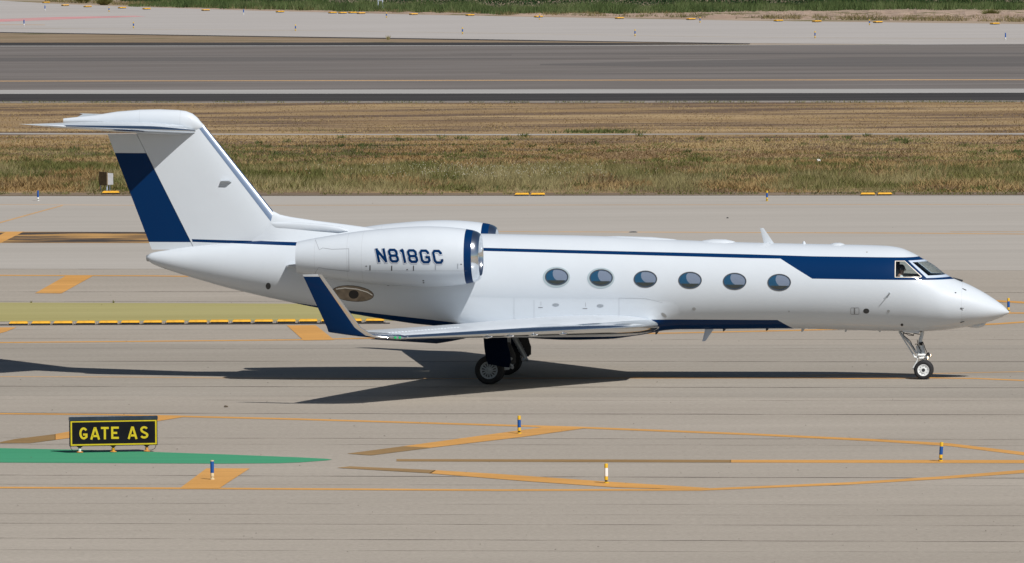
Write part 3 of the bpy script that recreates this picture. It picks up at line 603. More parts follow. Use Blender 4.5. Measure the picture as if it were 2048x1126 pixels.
for s_, zx in ((-1, 200), (1, 1780)):
    x = lp(zx, 700).x; P = [Vector((x-s_*.0, -.03, .155)), Vector((x+s_*-.01, -.03, .10)), Vector((x-s_*.05, -.03, .055)), Vector((x-s_*.12, -.03, .03)), Vector((x-s_*.18, -.02, .03))]
    b = MB()
    for i in range(4): b.tube(P[i], P[i+1], .007, n=6)
    b.build('cable', M['black'], sg)

# rusty board on posts behind the fin
P = gp(207, 384); bd_ = thing('notice_board', 'brown board with a grey box behind it, on posts left of the tail', 'board', (P.x, P.y, 0), math.radians(-62))
k = 1/44.5
b = MB(); b.box((0, .0, .62), (.85, .05, .62)); b.build('panel', mat("weathered brown panel", (.17, .125, .065), .8, noise=.3, nscale=6), bd_, smooth=False)
b = MB(); b.box((0, .20, .60), (.62, .30, .52)); b.build('box', mat("grey box", (.42, .43, .45), .5, noise=.1, nscale=6), bd_, smooth=False)
for x, y in ((-.34, .02), (.34, .02), (0, .3), (-.2, .4)):
    b = MB(); b.tube((x, y, 0), (x, y, .45), .028); b.build('leg', M['pale'], bd_)
block(221, 389.5, 'long yellow slab in front of the brown board at the grass edge', 'yellow blocks at the grass edge', 1.3, 0, False)
# grey frame post far away
P = gp(761, 20); fp = thing('metal_mast', 'pale grey twin-post mast standing among the reeds at the top of the photo', 'mast', (P.x, P.y, 0))
for x in (-.26, .24):
    b = MB(); b.tube((x, 0, 0), (x, 0, 3.2), .07); b.build('post', M['pale'], fp)
b = MB(); b.box((0, .05, 2.1), (.34, .12, 2.2)); b.build('panel', mat("mast panel", (.33, .34, .37), .6), fp, smooth=False)
# litter and scraps
def scrap(name, label, u, v, r, m, cat, seed, flatn=.5):
    R_ = random.Random(seed); bm = bmesh.new(); bmesh.ops.create_icosphere(bm, subdivisions=2, radius=r)
    for q in bm.verts: q.co *= R_.uniform(.6, 1.25); q.co.z = abs(q.co.z)*flatn
    P = gp(u, v); o = bobj(name, bm, m, smooth=False); o.location = (P.x, P.y, .015); return tag(o, label, cat)
scrap('stone', 'small dark brown clod lying on the concrete above the sign', 452, 815, .055, mat("clod", (.10, .075, .05), .9), 'stone', 3, .8)
scrap('litter', 'white plastic scrap lying in the green grass beyond the taxiway at right', 1637, 325, .13, mat("white plastic", (.7, .7, .68), .5), 'litter', 5, 1.2)
scrap('rag', 'dark flat scrap on the far lane above the fuselage, beside the thin line', 1266, 465, .17, M['dark'], 'rag', 6, .15)
scrap('litter', 'tiny dark scrap on the pale lane above the cockpit', 1455, 437, .05, M['dark'], 'litter', 8, .8)
# ================================================================== THE JET
JET = thing('private_jet', 'white business jet with navy stripe and tail, taxiing with the nose to the right', 'jet', (JX, 0, 0), -YAW)

top_px = [(296, 511), (300, 507), (308, 504.5), (340, 499), (379, 492.5), (450, 485), (520, 479), (600, 473), (700, 469), (800, 466.5), (900, 466.5), (1000, 468),
          (1080, 469.5), (1159, 471), (1254, 474), (1362, 480), (1500, 485), (1608, 487.5), (1736, 490), (1773, 491.5), (1798, 495), (1826, 506), (1845, 517),
          (1867, 529.5), (1892, 549), (1913, 559), (1935, 568), (1966, 584), (1997, 604), (2010, 614), (2017, 622)]
bot_px = [(296, 519), (300, 524), (308, 529), (328, 537), (393, 557.6), (450, 574), (515, 590), (571, 602), (623, 613), (708, 628), (780, 640), (846, 649), (950, 655), (1057, 658),
          (1200, 658.5), (1349, 658.5), (1584, 657), (1655, 658.5), (1764, 661.6), (1842, 662.5), (1888, 660), (1935, 653), (1966, 647), (1997, 637), (2010, 631), (2017, 626.5)]
tp = [ac(u, v) for u, v in top_px]; bt = [ac(u, v) for u, v in bot_px]
ftop = interp([p.x for p in tp], [p.z for p in tp]); fbot = interp([p.x for p in bt], [p.z for p in bt])
XN = ac(2018.5, 624).x; XT = ac(294.5, 516).x; ZN = ac(2018.5, 624.3).z; ZT = ac(294.5, 516).z
R0 = 1.195
_w = [(296, .10), (300, .14), (308, .19), (340, .33), (393, .47), (450, .63), (515, .79), (571, .90), (640, 1.01), (720, 1.10), (800, 1.165), (880, 1.195), (1000, R0), (1640, R0), (1720, 1.19), (1770, 1.165), (1800, 1.135), (1840, 1.07), (1880, .97), (1920, .825), (1960, .63), (1990, .42), (2010, .20), (2017, .07)]
_fw = interp([ac(u, 560).x for u, _ in _w], [w for _, w in _w])
def fw(x): return _fw(x)
def fsec(x, n=96):
    t, b = ftop(x), fbot(x); zc = (t+b)/2; h = (t-b)/2; w = fw(x); e = 1.0
    return [Vector((x, w*math.copysign(abs(math.cos(a))**e, math.cos(a)), zc+h*math.sin(a))) for a in (2*math.pi*i/n for i in range(n))]
xs_ = list(np.concatenate([XT+np.array([.02, .05, .09, .15, .24, .36]), np.arange(XT+.5, 9.9, .14), np.arange(9.95, 13.6, .07), np.arange(13.62, 14.3, .05)]))
xs_ = [x for x in xs_ if x < XN-.03]+[XN-.02]
B = MB(); c0_ = Vector((XT, 0, ZT)); rings = [[c0_+(p-Vector((xs_[0], 0, ZT)))*.7 for p in fsec(xs_[0])]]
rings += [fsec(x) for x in xs_]
tipc = Vector((XN, 0, ZN)); rings.append([tipc+(p-Vector((p.x, 0, ZN)))*.35 for p in rings[-1]])
B.loft(rings)
fbm = bmesh.new(); fv = [fbm.verts.new(v) for v in B.v]
for f in B.f: fbm.faces.new([fv[i] for i in f])
bmesh.ops.recalc_face_normals(fbm, faces=fbm.faces); fbm.normal_update()
FB = BVHTree.FromBMesh(fbm)
def xz(bvh, pts, yd=0.0): return [(p.x, p.z) for p in (hit(bvh, u, v, yd) for u, v in pts)]

blue = []
def band(up, lo): # quads between two polylines of equal length
    for i in range(len(up)-1): blue.append([up[i], up[i+1], lo[i+1], lo[i]])
U = xz(FB, [(970, 495.6), (1250, 502.6), (1500, 508.6), (1560, 510.5), (1625, 512.5), (1812, 514.5)]); L_ = xz(FB, [(970, 502), (1250, 509.5), (1500, 516.3), (1561, 517.3), (1624.5, 557.4), (1810, 560)])
tail_u = [(-7.9, None)]
Tu = xz(FB, [(480, 481), (595, 484.3)]); Tl = xz(FB, [(480, 487.4), (595, 491.6)])
x0 = ac(384, 480, -.2).x
blue.append([(x0, ac(384, 478.3, -.2).z), Tu[1], U[0], L_[0], Tl[1], (x0+.03, ac(386, 484, -.2).z)][::1])
blue[-1] = [(x0, ac(384, 478.3, -.2).z), Tu[1], Tl[1], (x0+.03, ac(386, 484, -.2).z)]
blue.append([Tu[1], U[0], L_[0], Tl[1]])
band(U, L_)
zt = U[-1][1]; zb = xz(FB, [(1895, 561.3)])[0][1]
blue.append([U[-1], (XN+1, zt-.0), (XN+1, zb), (L_[-1][0], zb), L_[-1]][0:1]+[(XN+1, zt), (XN+1, zb), L_[-1]])
bl = xz(FB, [(560, 600), (700, 621), (913, 644.5), (1000, 651)]); br = xz(FB, [(1150, 641), (1305, 638.5), (1555, 640), (1588, 657)])
for i in range(3): blue.append([bl[i], bl[i+1], (bl[i+1][0], -1), (bl[i][0], -1)])
blue.append([bl[-1], br[0], (br[0][0], -1), (bl[-1][0], -1)])
for i in range(3): blue.append([br[i], br[i+1], (br[i+1][0], -1), (br[i][0], -1)])
seams = [hit(FB, u, 560).x for u in (1926,)]
M['fus'] = paint("white paint with navy cheatline", blue, seams, dark_inside=True)

# --- patches that follow the skin
def cut(bm, P, inside_clear):
    """bisect along a convex x,z polygon; delete outside (False) or inside (True)"""
    area = sum(P[i][0]*P[(i+1) % len(P)][1]-P[(i+1) % len(P)][0]*P[i][1] for i in range(len(P)))
    if area < 0: P = P[::-1]
    pl = []
    for i in range(len(P)):
        (xa, za), (xb, zb_) = P[i], P[(i+1) % len(P)]; n = Vector((zb_-za, 0, -(xb-xa))).normalized(); pl.append((Vector((xa, 0, za)), n))
    for c, n in pl:
        if inside_clear:
            fs = [f for f in bm.faces if all((f.calc_center_median()-c2).dot(n2) < .12 for c2, n2 in pl) and f.calc_center_median().y*cut.side > 0]
            es = list({e for f in fs for e in f.edges}); vs = list({v for f in fs for v in f.verts})
            bmesh.ops.bisect_plane(bm, geom=fs+es+vs, plane_co=c, plane_no=n, dist=1e-5)
        else:
            bmesh.ops.bisect_plane(bm, geom=list(bm.faces)+list(bm.edges)+list(bm.verts), plane_co=c, plane_no=n, clear_outer=True, dist=1e-5)
    if inside_clear:
        dl = [f for f in bm.faces if all((f.calc_center_median()-c).dot(n) < 1e-4 for c, n in pl) and f.calc_center_median().y*cut.side > 0]
        bmesh.ops.delete(bm, geom=dl, context='FACES')
def patch(name, src, bvh, outer, m, parent, inner=None, side=-1, off=.006, thick=.012, ymin=0.0):
    xs = [p[0] for p in outer]; zs = [p[1] for p in outer]; bm = src.copy()
    dl = [f for f in bm.faces if not (max(v.co.x for v in f.verts) > min(xs) and min(v.co.x for v in f.verts) < max(xs) and
          max(v.co.z for v in f.verts) > min(zs) and min(v.co.z for v in f.verts) < max(zs) and f.calc_center_median().y*side > ymin)]
    bmesh.ops.delete(bm, geom=dl, context='FACES'); cut.side = side
    cut(bm, outer, False)
    if inner: cut(bm, inner, True)
    if not bm.faces: bm.free(); print('EMPTY PATCH', name); return None
    bm.normal_update(); nrm = {}
    for v in bm.verts: nrm[v] = bvh.find_nearest(v.co)[1]
    for v in bm.verts: v.co += nrm[v]*off
    ext = bmesh.ops.extrude_face_region(bm, geom=list(bm.faces))
    for v in [e for e in ext['geom'] if isinstance(e, bmesh.types.BMVert)]:
        pass
    newv = [e for e in ext['geom'] if isinstance(e, bmesh.types.BMVert)]
    newset = set(newv)
    for v in bm.verts:
        if v not in newset: v.co -= bvh.find_nearest(v.co)[1]*thick
    return bobj(name, bm, m, parent)
def ellipse_px(cu, cv, a, b, n=28, rot=0): return [(cu+a*math.cos(t)*math.cos(rot)-b*math.sin(t)*math.sin(rot), cv+a*math.cos(t)*math.sin(rot)+b*math.sin(t)*math.cos(rot)) for t in (2*math.pi*i/n for i in range(n))]
def strip_px(name, bvh, pts, wpx, m, parent, off=.004, ydef=-1.2):  # thin line following the skin
    vs = []; fs = []
    P = []
    for i in range(len(pts)-1):
        (a, b), (c, d) = pts[i], pts[i+1]; k = max(1, int(math.hypot(c-a, d-b)/4))
        P += [(a+(c-a)*j/k, b+(d-b)*j/k) for j in range(k)]
    P.append(pts[-1])
    for i, (u, v) in enumerate(P):
        a = P[max(i-1, 0)]; b = P[min(i+1, len(P)-1)]; tx, ty = b[0]-a[0], b[1]-a[1]; L = math.hypot(tx, ty); nx, ny = -ty/L, tx/L
        for s_ in (-1, 1):
            uu, vv = u+nx*wpx/2*s_, v+ny*wpx/2*s_
            d = j2(wray(uu, vv)).normalized(); r = cast(bvh, uu, vv); p = r[0]+r[1]*off*(1 if r[1].dot(d) < 0 else -1) if r[0] is not None else ac(uu, vv, ydef)
            vs.append(p)
    for i in range(len(P)-1): fs.append((2*i, 2*i+1, 2*i+3, 2*i+2))
    return obj(name, vs, fs, m, parent, smooth=False)
def poly_px(name, bvh, pts, m, parent, off=.006, thick=.006):
    vs = []; n = len(pts)
    for u, v in pts:
        d = j2(wray(u, v)).normalized(); r = cast(bvh, u, v); vs.append((r[0]+r[1]*off*(1 if r[1].dot(d) < 0 else -1)) if r[0] is not None else ac(u, v, -1))
    b = MB(); c = sum(vs, Vector())/n; b.v = vs+[c]; b.f = [(i, (i+1) % n, n) for i in range(n)]
    return b.build(name, m, parent, smooth=False)

# --- fuselage shell with cockpit openings
fus = fbm.copy()
win_side_o = [(1790, 521.8), (1809.5, 521.8), (1843.5, 552.5), (1842, 555), (1789.5, 555)]
win_side_i = [(1793, 523.6), (1808.5, 523.6), (1839.8, 552.6), (1792.6, 552.8)]
WSo = xz(FB, win_side_o); WSi = xz(FB, [(1791.6, 522.9), (1809.0, 522.9), (1841.6, 552.9), (1840.6, 553.9), (1791.2, 553.9)])
def extend(P4):  # windshield: aft edge from the photo, front open to the centre post
    a, b = xz(FB, P4); return [a, b, (XN+.5, b[1]), (XN+.5, a[1])]
WFo = extend([(1816.5, 521.5), (1853, 556.3)]); WFi = extend([(1824.5, 524.6), (1856, 551.4)])
WFo[3] = (XN+.5, WFo[0][1]+.03); WFi[3] = (XN+.5, WFi[0][1]+.02)
for sd_ in (-1, 1):
    cut.side = sd_; cut(fus, WSi, True)
    # windshield opening with a centre post
    bmesh.ops.bisect_plane(fus, geom=[g_ for g_ in list(fus.faces)+list(fus.edges)+list(fus.verts) if (g_.calc_center_median() if isinstance(g_, bmesh.types.BMFace) else (g_.verts[0].co if isinstance(g_, bmesh.types.BMEdge) else g_.co)).x > 10.5], plane_co=(0, sd_*.035, 0), plane_no=(0, 1, 0), dist=1e-5)
    area_in = WFi if sum(WFi[i][0]*WFi[(i+1) % 4][1]-WFi[(i+1) % 4][0]*WFi[i][1] for i in range(4)) > 0 else WFi[::-1]
    pl = []
    for i in range(4):
        (xa, za), (xb, zb_) = area_in[i], area_in[(i+1) % 4]; pl.append((Vector((xa, 0, za)), Vector((zb_-za, 0, -(xb-xa))).normalized()))
    for c, n in pl:
        fs = [f for f in fus.faces if all((f.calc_center_median()-c2).dot(n2) < .15 for c2, n2 in pl) and f.calc_center_median().y*sd_ > .035]
        es = list({e for f in fs for e in f.edges}); vs = list({v for f in fs for v in f.verts})
        bmesh.ops.bisect_plane(fus, geom=fs+es+vs, plane_co=c, plane_no=n, dist=1e-5)
    dl = [f for f in fus.faces if all((f.calc_center_median()-c).dot(n) < 1e-4 for c, n in pl) and f.calc_center_median().y*sd_ > .035 and f.calc_center_median().z > 2.3]
    bmesh.ops.delete(fus, geom=dl, context='FACES')
FUS = bobj('fuselage', fus, M['fus'], JET, ang=60, recalc=False)

for sd_ in (-1, 1):
    f = patch('side_window_frame', fbm, FB, WSo, M['cream'], JET, inner=WSi, side=sd_, off=.008)
    patch('pane', fbm, FB, WSi, M['glass'], f, side=sd_, off=-.004, thick=.004)
    f = patch('windshield_frame', fbm, FB, WFo, M['pale'], JET, inner=WFi, side=sd_, off=.008, ymin=.035)
    patch('pane', fbm, FB, WFi, M['glass'], f, side=sd_, off=-.004, thick=.004, ymin=.035)
    for i, (cu, cv) in enumerate([(1113.5, 553.8), (1202.4, 555.6), (1290.9, 558.2), (1380.2, 560.5), (1469.4, 562.6), (1558.5, 564.8)]):
        big = i < 2
        inn = xz(FB, ellipse_px(cu, cv, 21.8, 15.2)); mid = xz(FB, ellipse_px(cu, cv, 23.6, 17.0)); out = xz(FB, ellipse_px(cu-.6, cv+.8, 27.3, 20.8))
        f = patch('cabin_window', fbm, FB, mid, M['darkring'], JET, inner=inn, side=sd_, off=.012, thick=.02)
        if big: patch('surround', fbm, FB, out, M['greyring'], f, inner=mid, side=sd_, off=.007, thick=.012)
        patch('lining', fbm, FB, inn, M['cabin'], f, side=sd_, off=.0015, thick=.003)
        # pane reflection coloured as a pale patch: overlap of opening and shifted ellipse
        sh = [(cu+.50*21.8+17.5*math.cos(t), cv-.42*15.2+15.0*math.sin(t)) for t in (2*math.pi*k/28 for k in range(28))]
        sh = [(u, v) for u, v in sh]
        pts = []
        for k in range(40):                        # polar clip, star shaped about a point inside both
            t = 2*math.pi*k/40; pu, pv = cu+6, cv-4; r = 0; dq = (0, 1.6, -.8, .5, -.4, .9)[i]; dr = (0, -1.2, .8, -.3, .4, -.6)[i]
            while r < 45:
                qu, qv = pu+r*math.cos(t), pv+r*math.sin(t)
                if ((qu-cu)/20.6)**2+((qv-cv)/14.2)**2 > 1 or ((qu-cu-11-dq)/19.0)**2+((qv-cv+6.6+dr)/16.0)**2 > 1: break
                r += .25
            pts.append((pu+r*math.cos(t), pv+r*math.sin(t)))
        patch('reflection_patch', fbm, FB, xz(FB, pts), M['panereflect'], f, side=sd_, off=.004, thick=.002)
        lo = [(cu+20.6*math.cos(t), cv+14.2*math.sin(t)) for t in np.linspace(math.radians(28), math.radians(152), 16)]
        patch('sill', fbm, FB, xz(FB, lo), M['sill'], f, side=sd_, off=.0055, thick=.003)
        patch('pane', fbm, FB, inn, M['glass'], f, side=sd_, off=.009, thick=.001)

# cockpit inside: floor, instrument panel, seats
b = MB(); b.prism([(10.4, -.9, 2.0), (12.6, -.72, 2.0), (12.6, .72, 2.0), (10.4, .9, 2.0)], (0, 0, .04)); b.build('cockpit_floor', M['dark'], JET, smooth=False)
b = MB(); b.prism([(12.5, -.62, 2.04), (12.5, -.62, 2.62), (12.15, -.62, 2.74), (12.02, -.62, 2.04)], (0, 1.24, 0)); b.build('instrument_panel', M['dark'], JET, smooth=False)
px_ = ac(1809, 540, -.45).x
for y in (-.50, .50):
    b = MB(); b.box((px_-.08, y, 2.32), (.5, .44, .12), bev=.1); b.box((px_-.37, y, 2.68), (.10, .40, .66)); b.build('cockpit_seat', M['dark'], JET, smooth=False)
b = MB(); b.prism([(10.5, -.98, 2.0), (10.5, .98, 2.0), (10.5, .62, 3.62), (10.5, -.62, 3.62)], (-.04, 0, 0)); b.build('bulkhead', mat("bulkhead beige", (.30, .29, .27), .7), JET, smooth=False)

# --- airfoil lofts
def af(t, f0=0.0, f1=1.0, n=18):
    """points (chord fraction, half thickness fraction) up from f1 round the nose to f1; open if f0>0"""
    def th(x): return t/.2*(.2969*math.sqrt(max(x, 0))-.126*x-.3516*x*x+.2843*x**3-.1015*x**4)+.0006
    xs = [f0+(f1-f0)*(.5-.5*math.cos(math.pi*i/n)) if f0 == 0 else f0+(f1-f0)*i/n for i in range(n+1)]
    up_ = [(x, th(x)) for x in xs[::-1]]; lo_ = [(x, -th(x)) for x in xs]
    if f0 == 0: lo_ = lo_[1:]
    return up_+lo_
def wing_loft(secs, f0=0, f1=1, grow=0.0):
    """secs: (LE, TE, normal, thickness)"""
    rings = []
    for LE, TE, N, t in secs:
        LE, TE, N = Vector(LE), Vector(TE), Vector(N).normalized(); c = (TE-LE).length
        rings.append([LE+(TE-LE)*x+N*(h*c+(grow if h > 0 else -grow)) for x, h in af(t, f0, f1)])
    b = MB(); b.loft(rings); return b
def pair(name, b, m, parent=JET, **k):
    o1 = b.build(name, m, parent, **k); o2 = b.mirror().build(name, m, parent, **k); return o1, o2

# --- fin and rudder
Yv = (0, 1, 0)
def finsec(v, le=None, t=.09):
    te = ac(215+(v-268)*(304-215)/(500-268), v, 0); lu = 402+(v-243)*138/172 if le is None else le
    l = ac(lu, v, 0); l.z = te.z = (l.z+te.z)/2 if False else te.z; return (l, te, Yv, t)
vv_ = [252, 290, 330, 370, 410, 450, 487, 503]
secs = [finsec(v) for v in vv_]
fin_blue = [[(x0-.02, ac(384, 478.3, -.15).z), (x0+3.2, ac(595, 484.3, -.15).z), (x0+3.2, ac(595, 491.6, -.2).z), (x0, ac(386, 484, -.2).z)]]
pf = paint("white fin paint", fin_blue)
rud = [(p.x, p.z) for p in (ac(u, v, -.12) for u, v in ((200, 306), (330, 306.5), (420, 484.3), (270, 484.3)))]
pr = paint("rudder paint", [rud])
wing_loft(secs, .07, .712).build('fin', pf, JET)
wing_loft(secs[:-2], 0, .07, .004).build('fin_leading_edge', M['brushed'], JET)
wing_loft(secs[-3:], 0, .0705).build('fin_root', M['white'], JET)
wing_loft([finsec(v) for v in (268, 300, 350, 400, 450, 499)], .716, 1).build('rudder', pr, JET)
# dorsal fillet, scoop duct
def ridge(px, w, n=14, k=.5):
    rings = []
    for (u, vt, vb), ww in zip(px, w):
        T, Bm = ac(u, vt), ac(u, vb); wb, wt_ = ww; half = [(wt_*math.sqrt(max(1-t**3, 0))+(wb-wt_)*(1-t)**2.2, t) for t in (1-(1-i/(n-1))**1.5 for i in range(n))]; rings.append([Vector((T.x, y, Bm.z+(T.z-Bm.z)*t)) for y, t in half]+[Vector((T.x, -y, Bm.z+(T.z-Bm.z)*t)) for y, t in half[::-1][1:]])
    b = MB(); b.loft(rings); return b
ridge([(460, 428, 484), (500, 421, 484), (525, 416.5, 484), (540, 418, 484), (549, 423.5, 484), (560, 429, 484), (580, 433.5, 484.5), (630, 441, 486), (690, 448.5, 488), (745, 456, 488), (800, 464, 486)],
      [(.14, .09), (.19, .11), (.24, .12), (.28, .13), (.32, .14), (.36, .15), (.42, .17), (.52, .20), (.58, .24), (.58, .26), (.3, .15)]).build('dorsal_fillet', M['white'], JET, ang=50)
def capsule(name, pts, m, parent=JET, n=20, side=0, e=2.0):
    """pts: (P centre, half width y, half height z)"""
    rings = []
    for P, wy, hz in pts:
        rings.append([Vector((P.x, P.y+wy*math.copysign(abs(math.cos(a))**(2/e), math.cos(a)), P.z+hz*math.copysign(abs(math.sin(a))**(2/e), math.sin(a)))) for a in (2*math.pi*i/n for i in range(n))])
    b = MB(); b.loft(rings); return b
for sgn in (-1,):
    c = capsule('duct', [(ac(540, 447, -.12), .02, .03), (ac(552, 451.5, -.11), .07, .10), (ac(600, 453.5, -.12), .11, .13), (ac(650, 456.5, -.15), .14, .115), (ac(680, 459, -.18), .14, .09), (ac(696, 462, -.18), .07, .02)], M['white'], e=2.8)
    pair('air_duct', c, M['white'])
# small scoop on fin
b = MB(); p = ac(441, 362, -.17); q = ac(463, 362, -.17)
b.add([p, q, q+Vector((-.05, -.13, .01)), p+Vector((.05, -.13, .01)), p+Vector((.0, .03, -.05)), q+Vector((0, .03, -.05))], [(0, 1, 2, 3), (3, 2, 5, 4), (0, 3, 4), (1, 5, 2)])
b.build('air_scoop', M['white'], JET, smooth=False)

# --- tailplane bullet and tailplane
bu_t = [(127, 236.8), (160, 233.5), (190, 230.2), (235, 223), (280, 219.3), (320, 218.6), (357, 220), (372, 222), (385, 227), (395, 235), (403, 245), (410, 252)]
bu_b = [(127, 247), (160, 249), (190, 252), (235, 256), (280, 259), (320, 261), (357, 263), (372, 265), (385, 266), (395, 264), (403, 260), (410, 256)]
bu_w = [.04, .09, .13, .18, .22, .24, .23, .21, .18, .14, .09, .02]
bb = capsule('b', [((ac(u, (a+c)/2)), w, abs(ac(u, a).z-ac(u, c).z)/2) for (u, a), (_, c), w in zip(bu_t, bu_b, bu_w)], None)
bseams = [ac(281, 230).x, ac(362, 230).x]
bb.build('tail_fairing', paint("white fairing paint", None, bseams), JET, ang=60)
T_LEr, T_LEt, T_TEt, T_TEr = ac(391, 262, -.15), ac(118, 252.5, -4.70), ac(50, 248.5, -4.80), ac(131, 245.5, -.15)
ts = []
for k in (0, .33, .66, .95, 1.0):
    y = k; LE = T_LEr.lerp(T_LEt, k); TE = T_TEr.lerp(T_TEt, k)
    if k == 1.0: LE = ac(98, 251, -4.86); TE = ac(38, 248, -4.87)
    ts.append((LE, TE, (0, 0, 1), .085 if k < 1 else .03))
pair('tailplane', wing_loft(ts, .07, .72), M['white'])
pair('tailplane_leading_edge', wing_loft(ts[:-1], 0, .07, .003), M['chrome'])
pair('elevator', wing_loft([(a, b_, c, d) for a, b_, c, d in ts], .725, 1), M['white'])
pair('tailplane_tip', wing_loft(ts[-2:], 0, .0705), M['white'])

# --- wings
W_LEr, W_TEr = ac(1336, 652, -1.25), ac(905, 651, -1.25)
W_LEt, W_TEt = ac(800, 676, -11.25), ac(668, 664.5, -11.25)
def wsec(k, t=None):
    LE = W_LEr.lerp(W_LEt, k); TE = W_TEr.lerp(W_TEt, k)
    TE += (LE-TE)*0.0; tt = .10-.02*k if t is None else t; N = Vector((0, .05, 1))
    if k < .04: LE.x = W_LEr.lerp(W_LEt, .04).x
    return (LE, TE, N, tt)
ws = [wsec(k) for k in (-.06, 0, .04, .1, .25, .4, .55, .7, .85, .97)]
wt = [wsec(.97), (ac(776, 674.5, -11.55), ac(662, 665, -11.55), (0, .15, 1), .06)]
pair('wing', wing_loft(ws, .05, 1), paint("white wing paint"))
pair('wing_leading_edge', wing_loft(ws, 0, .055, .004), M['chrome'])
pair('wing_tip', wing_loft(wt, 0, 1), M['chrome'])
# winglet: rises from the tip, leaning outward and swept back
wl = [(ac(776, 674.5, -11.55), ac(662, 665, -11.55), (0, .3, 1), .06), (ac(748, 671, -11.66), ac(657, 664, -11.64), (0, .9, .5), .055), (ac(722, 655, -11.72), ac(654, 655, -11.72), (0, 1, .15), .05), (ac(643, 548.5, -12.16), ac(605, 549, -12.16), (0, 1, .12), .05)]
wpaint = paint("winglet paint", [[(p.x, p.z) for p in (ac(500, 553, -12.1), ac(900, 553, -12.1), ac(900, 700, -11.9), ac(500, 700, -11.9))]])
pair('winglet', wing_loft(wl, .17, 1), wpaint)
pair('winglet_leading_edge', wing_loft(wl, 0, .18, .003), M['chrome'])
for i in range(22):
    k = .66+.30*i/21; LE, TE, N_, tt = wsec(k); c = (TE-LE).length; p = LE+(TE-LE)*.30+Vector((0, 0, tt*c*.49)); q = Vector((.03, .012, 0))
    b = MB(); b.prism([p-q, p+q, p+q+Vector((-.01, 0, .019)), p-q+Vector((0, 0, .019))], (0, .004, 0)); b.build('vortex_generator', M['white'], JET, smooth=False)
# lowered flap
fs_ = [(ac(968, 662, -3.2), ac(873, 687, -3.2), (0, 0, 1), .10), (ac(790, 672, -8.6), ac(741, 678.5, -8.6), (0, 0, 1), .10)]
pair('flap', wing_loft(fs_, 0, 1), paint("flap paint", [[(p.x, p.z) for p in (ac(600, 640, -5), ac(1100, 640, -5), ac(1100, 720, -5), ac(600, 720, -5))]]))
for u, v, y in ((985, 672.5, -8), (1030, 670.8, -7.2), (1075, 668.8, -6.3), (1140, 666.5, -5.2)):
    k = (y+1.25)/(-10.0); L = W_LEr.lerp(W_LEt, k)
    pair('vortilon', capsule('v', [(L+Vector((.06, 0, -.075)), .010, .010), (L+Vector((.03, 0, -.08)), .028, .024), (L+Vector((-.08, 0, -.10)), .028, .026), (L+Vector((-.2, 0, -.10)), .008, .008)], None, n=10), M['chrome'])
for sgn in (-1, 1):
    b = MB(); L = W_LEr.lerp(W_LEt, .975)
    nb = capsule('n', [(ac(808, 676.2, -11.1), .02, .02), (ac(800, 675.6, -11.18), .06, .045), (ac(786, 674.6, -11.36), .07, .045), (ac(777, 673.6, -11.5), .03, .03)], None, n=12)
    nb = nb if sgn < 0 else nb.mirror(); nl = nb.build('navigation_light', M['steel'], JET)
    for u in (790.5, 799.5):
        p = ac(u, 675.3, -11.42); s_ = MB(); s_.lathe((p.x, p.y*-sgn if sgn > 0 else p.y, p.z), (0, 1, 0), [(-.045, .004), (-.035, .03), (0, .04), (.03, .03)], 10)
        s_.build('green_lens', M['green'], nl)

# --- wing to body fairing
bf_b = [(835, 648), (870, 654), (950, 664), (1057, 675), (1143, 679), (1222, 677), (1276, 670), (1317, 664), (1352, 659.5), (1372, 658)]
_bz = [ac(u, v) for u, v in bf_b]; fbz = interp([p.x for p in _bz], [p.z for p in _bz])
bfr = []
xa_, xb_ = ac(835, 650).x, ac(1372, 650).x
for x in np.linspace(xa_, xb_, 70):
    ss = lambda t: (lambda q: q*q*(3-2*q))(min(max(t, 0), 1))
    k = ss((x-xa_)/2.2)*ss((xb_-x)/1.25); t_, b__ = ftop(x), fbot(x); zc = (t_+b__)/2; h = (t_-b__)/2; w = fw(x); ring = []
    for i in range(80):
        a = math.radians(-15-150*i/79); F = Vector((x, w*math.cos(a), zc+h*math.sin(a)))
        zt_ = zc-.05; e = .72; hb_ = zt_-min(fbz(x), b__)
        T = Vector((x, 1.27*math.copysign(abs(math.cos(a))**e, math.cos(a)), zt_+hb_*math.copysign(abs(math.sin(a))**e, math.sin(a))))
        g_ = ss((-15+math.degrees(-a))/38) if a > -math.pi/2 else ss((165+math.degrees(a))/38)
        P = F.lerp(T, k*g_); N_ = Vector((0, math.cos(a), math.sin(a))); P += N_*(-.003+.006*min(g_*6, 1)*min(k*6, 1)); ring.append(P)
    bfr.append(ring)
_b = MB(); n_ = 80; _b.v = [p for r in bfr for p in r]; _b.f = [(k*n_+i, k*n_+i+1, (k+1)*n_+i+1, (k+1)*n_+i) for k in range(69) for i in range(79)]
belly_line = [(p.x, p.z) for p in (ac(700, 640, -1.3), ac(1000, 655, -1.3), ac(1280, 647, -1.3), ac(1305, 638.5, -1.3), ac(1400, 638.5, -1.3))]
bpol = blue[-7:]
cbm = bmesh.new(); vs = [cbm.verts.new(v) for v in _b.v]
for f in _b.f: cbm.faces.new([vs[i] for i in f])
bmesh.ops.recalc_face_normals(cbm, faces=cbm.faces); cbm.normal_update()
if sum((f.normal.dot(Vector((0, f.calc_center_median().y, f.calc_center_median().z-2.9))) > 0) for f in cbm.faces) < len(cbm.faces)/2:
    bmesh.ops.reverse_faces(cbm, faces=cbm.faces); cbm.normal_update()
CB = BVHTree.FromBMesh(cbm)
_b.build('belly_fairing', paint("fairing paint", bpol), JET, ang=60)

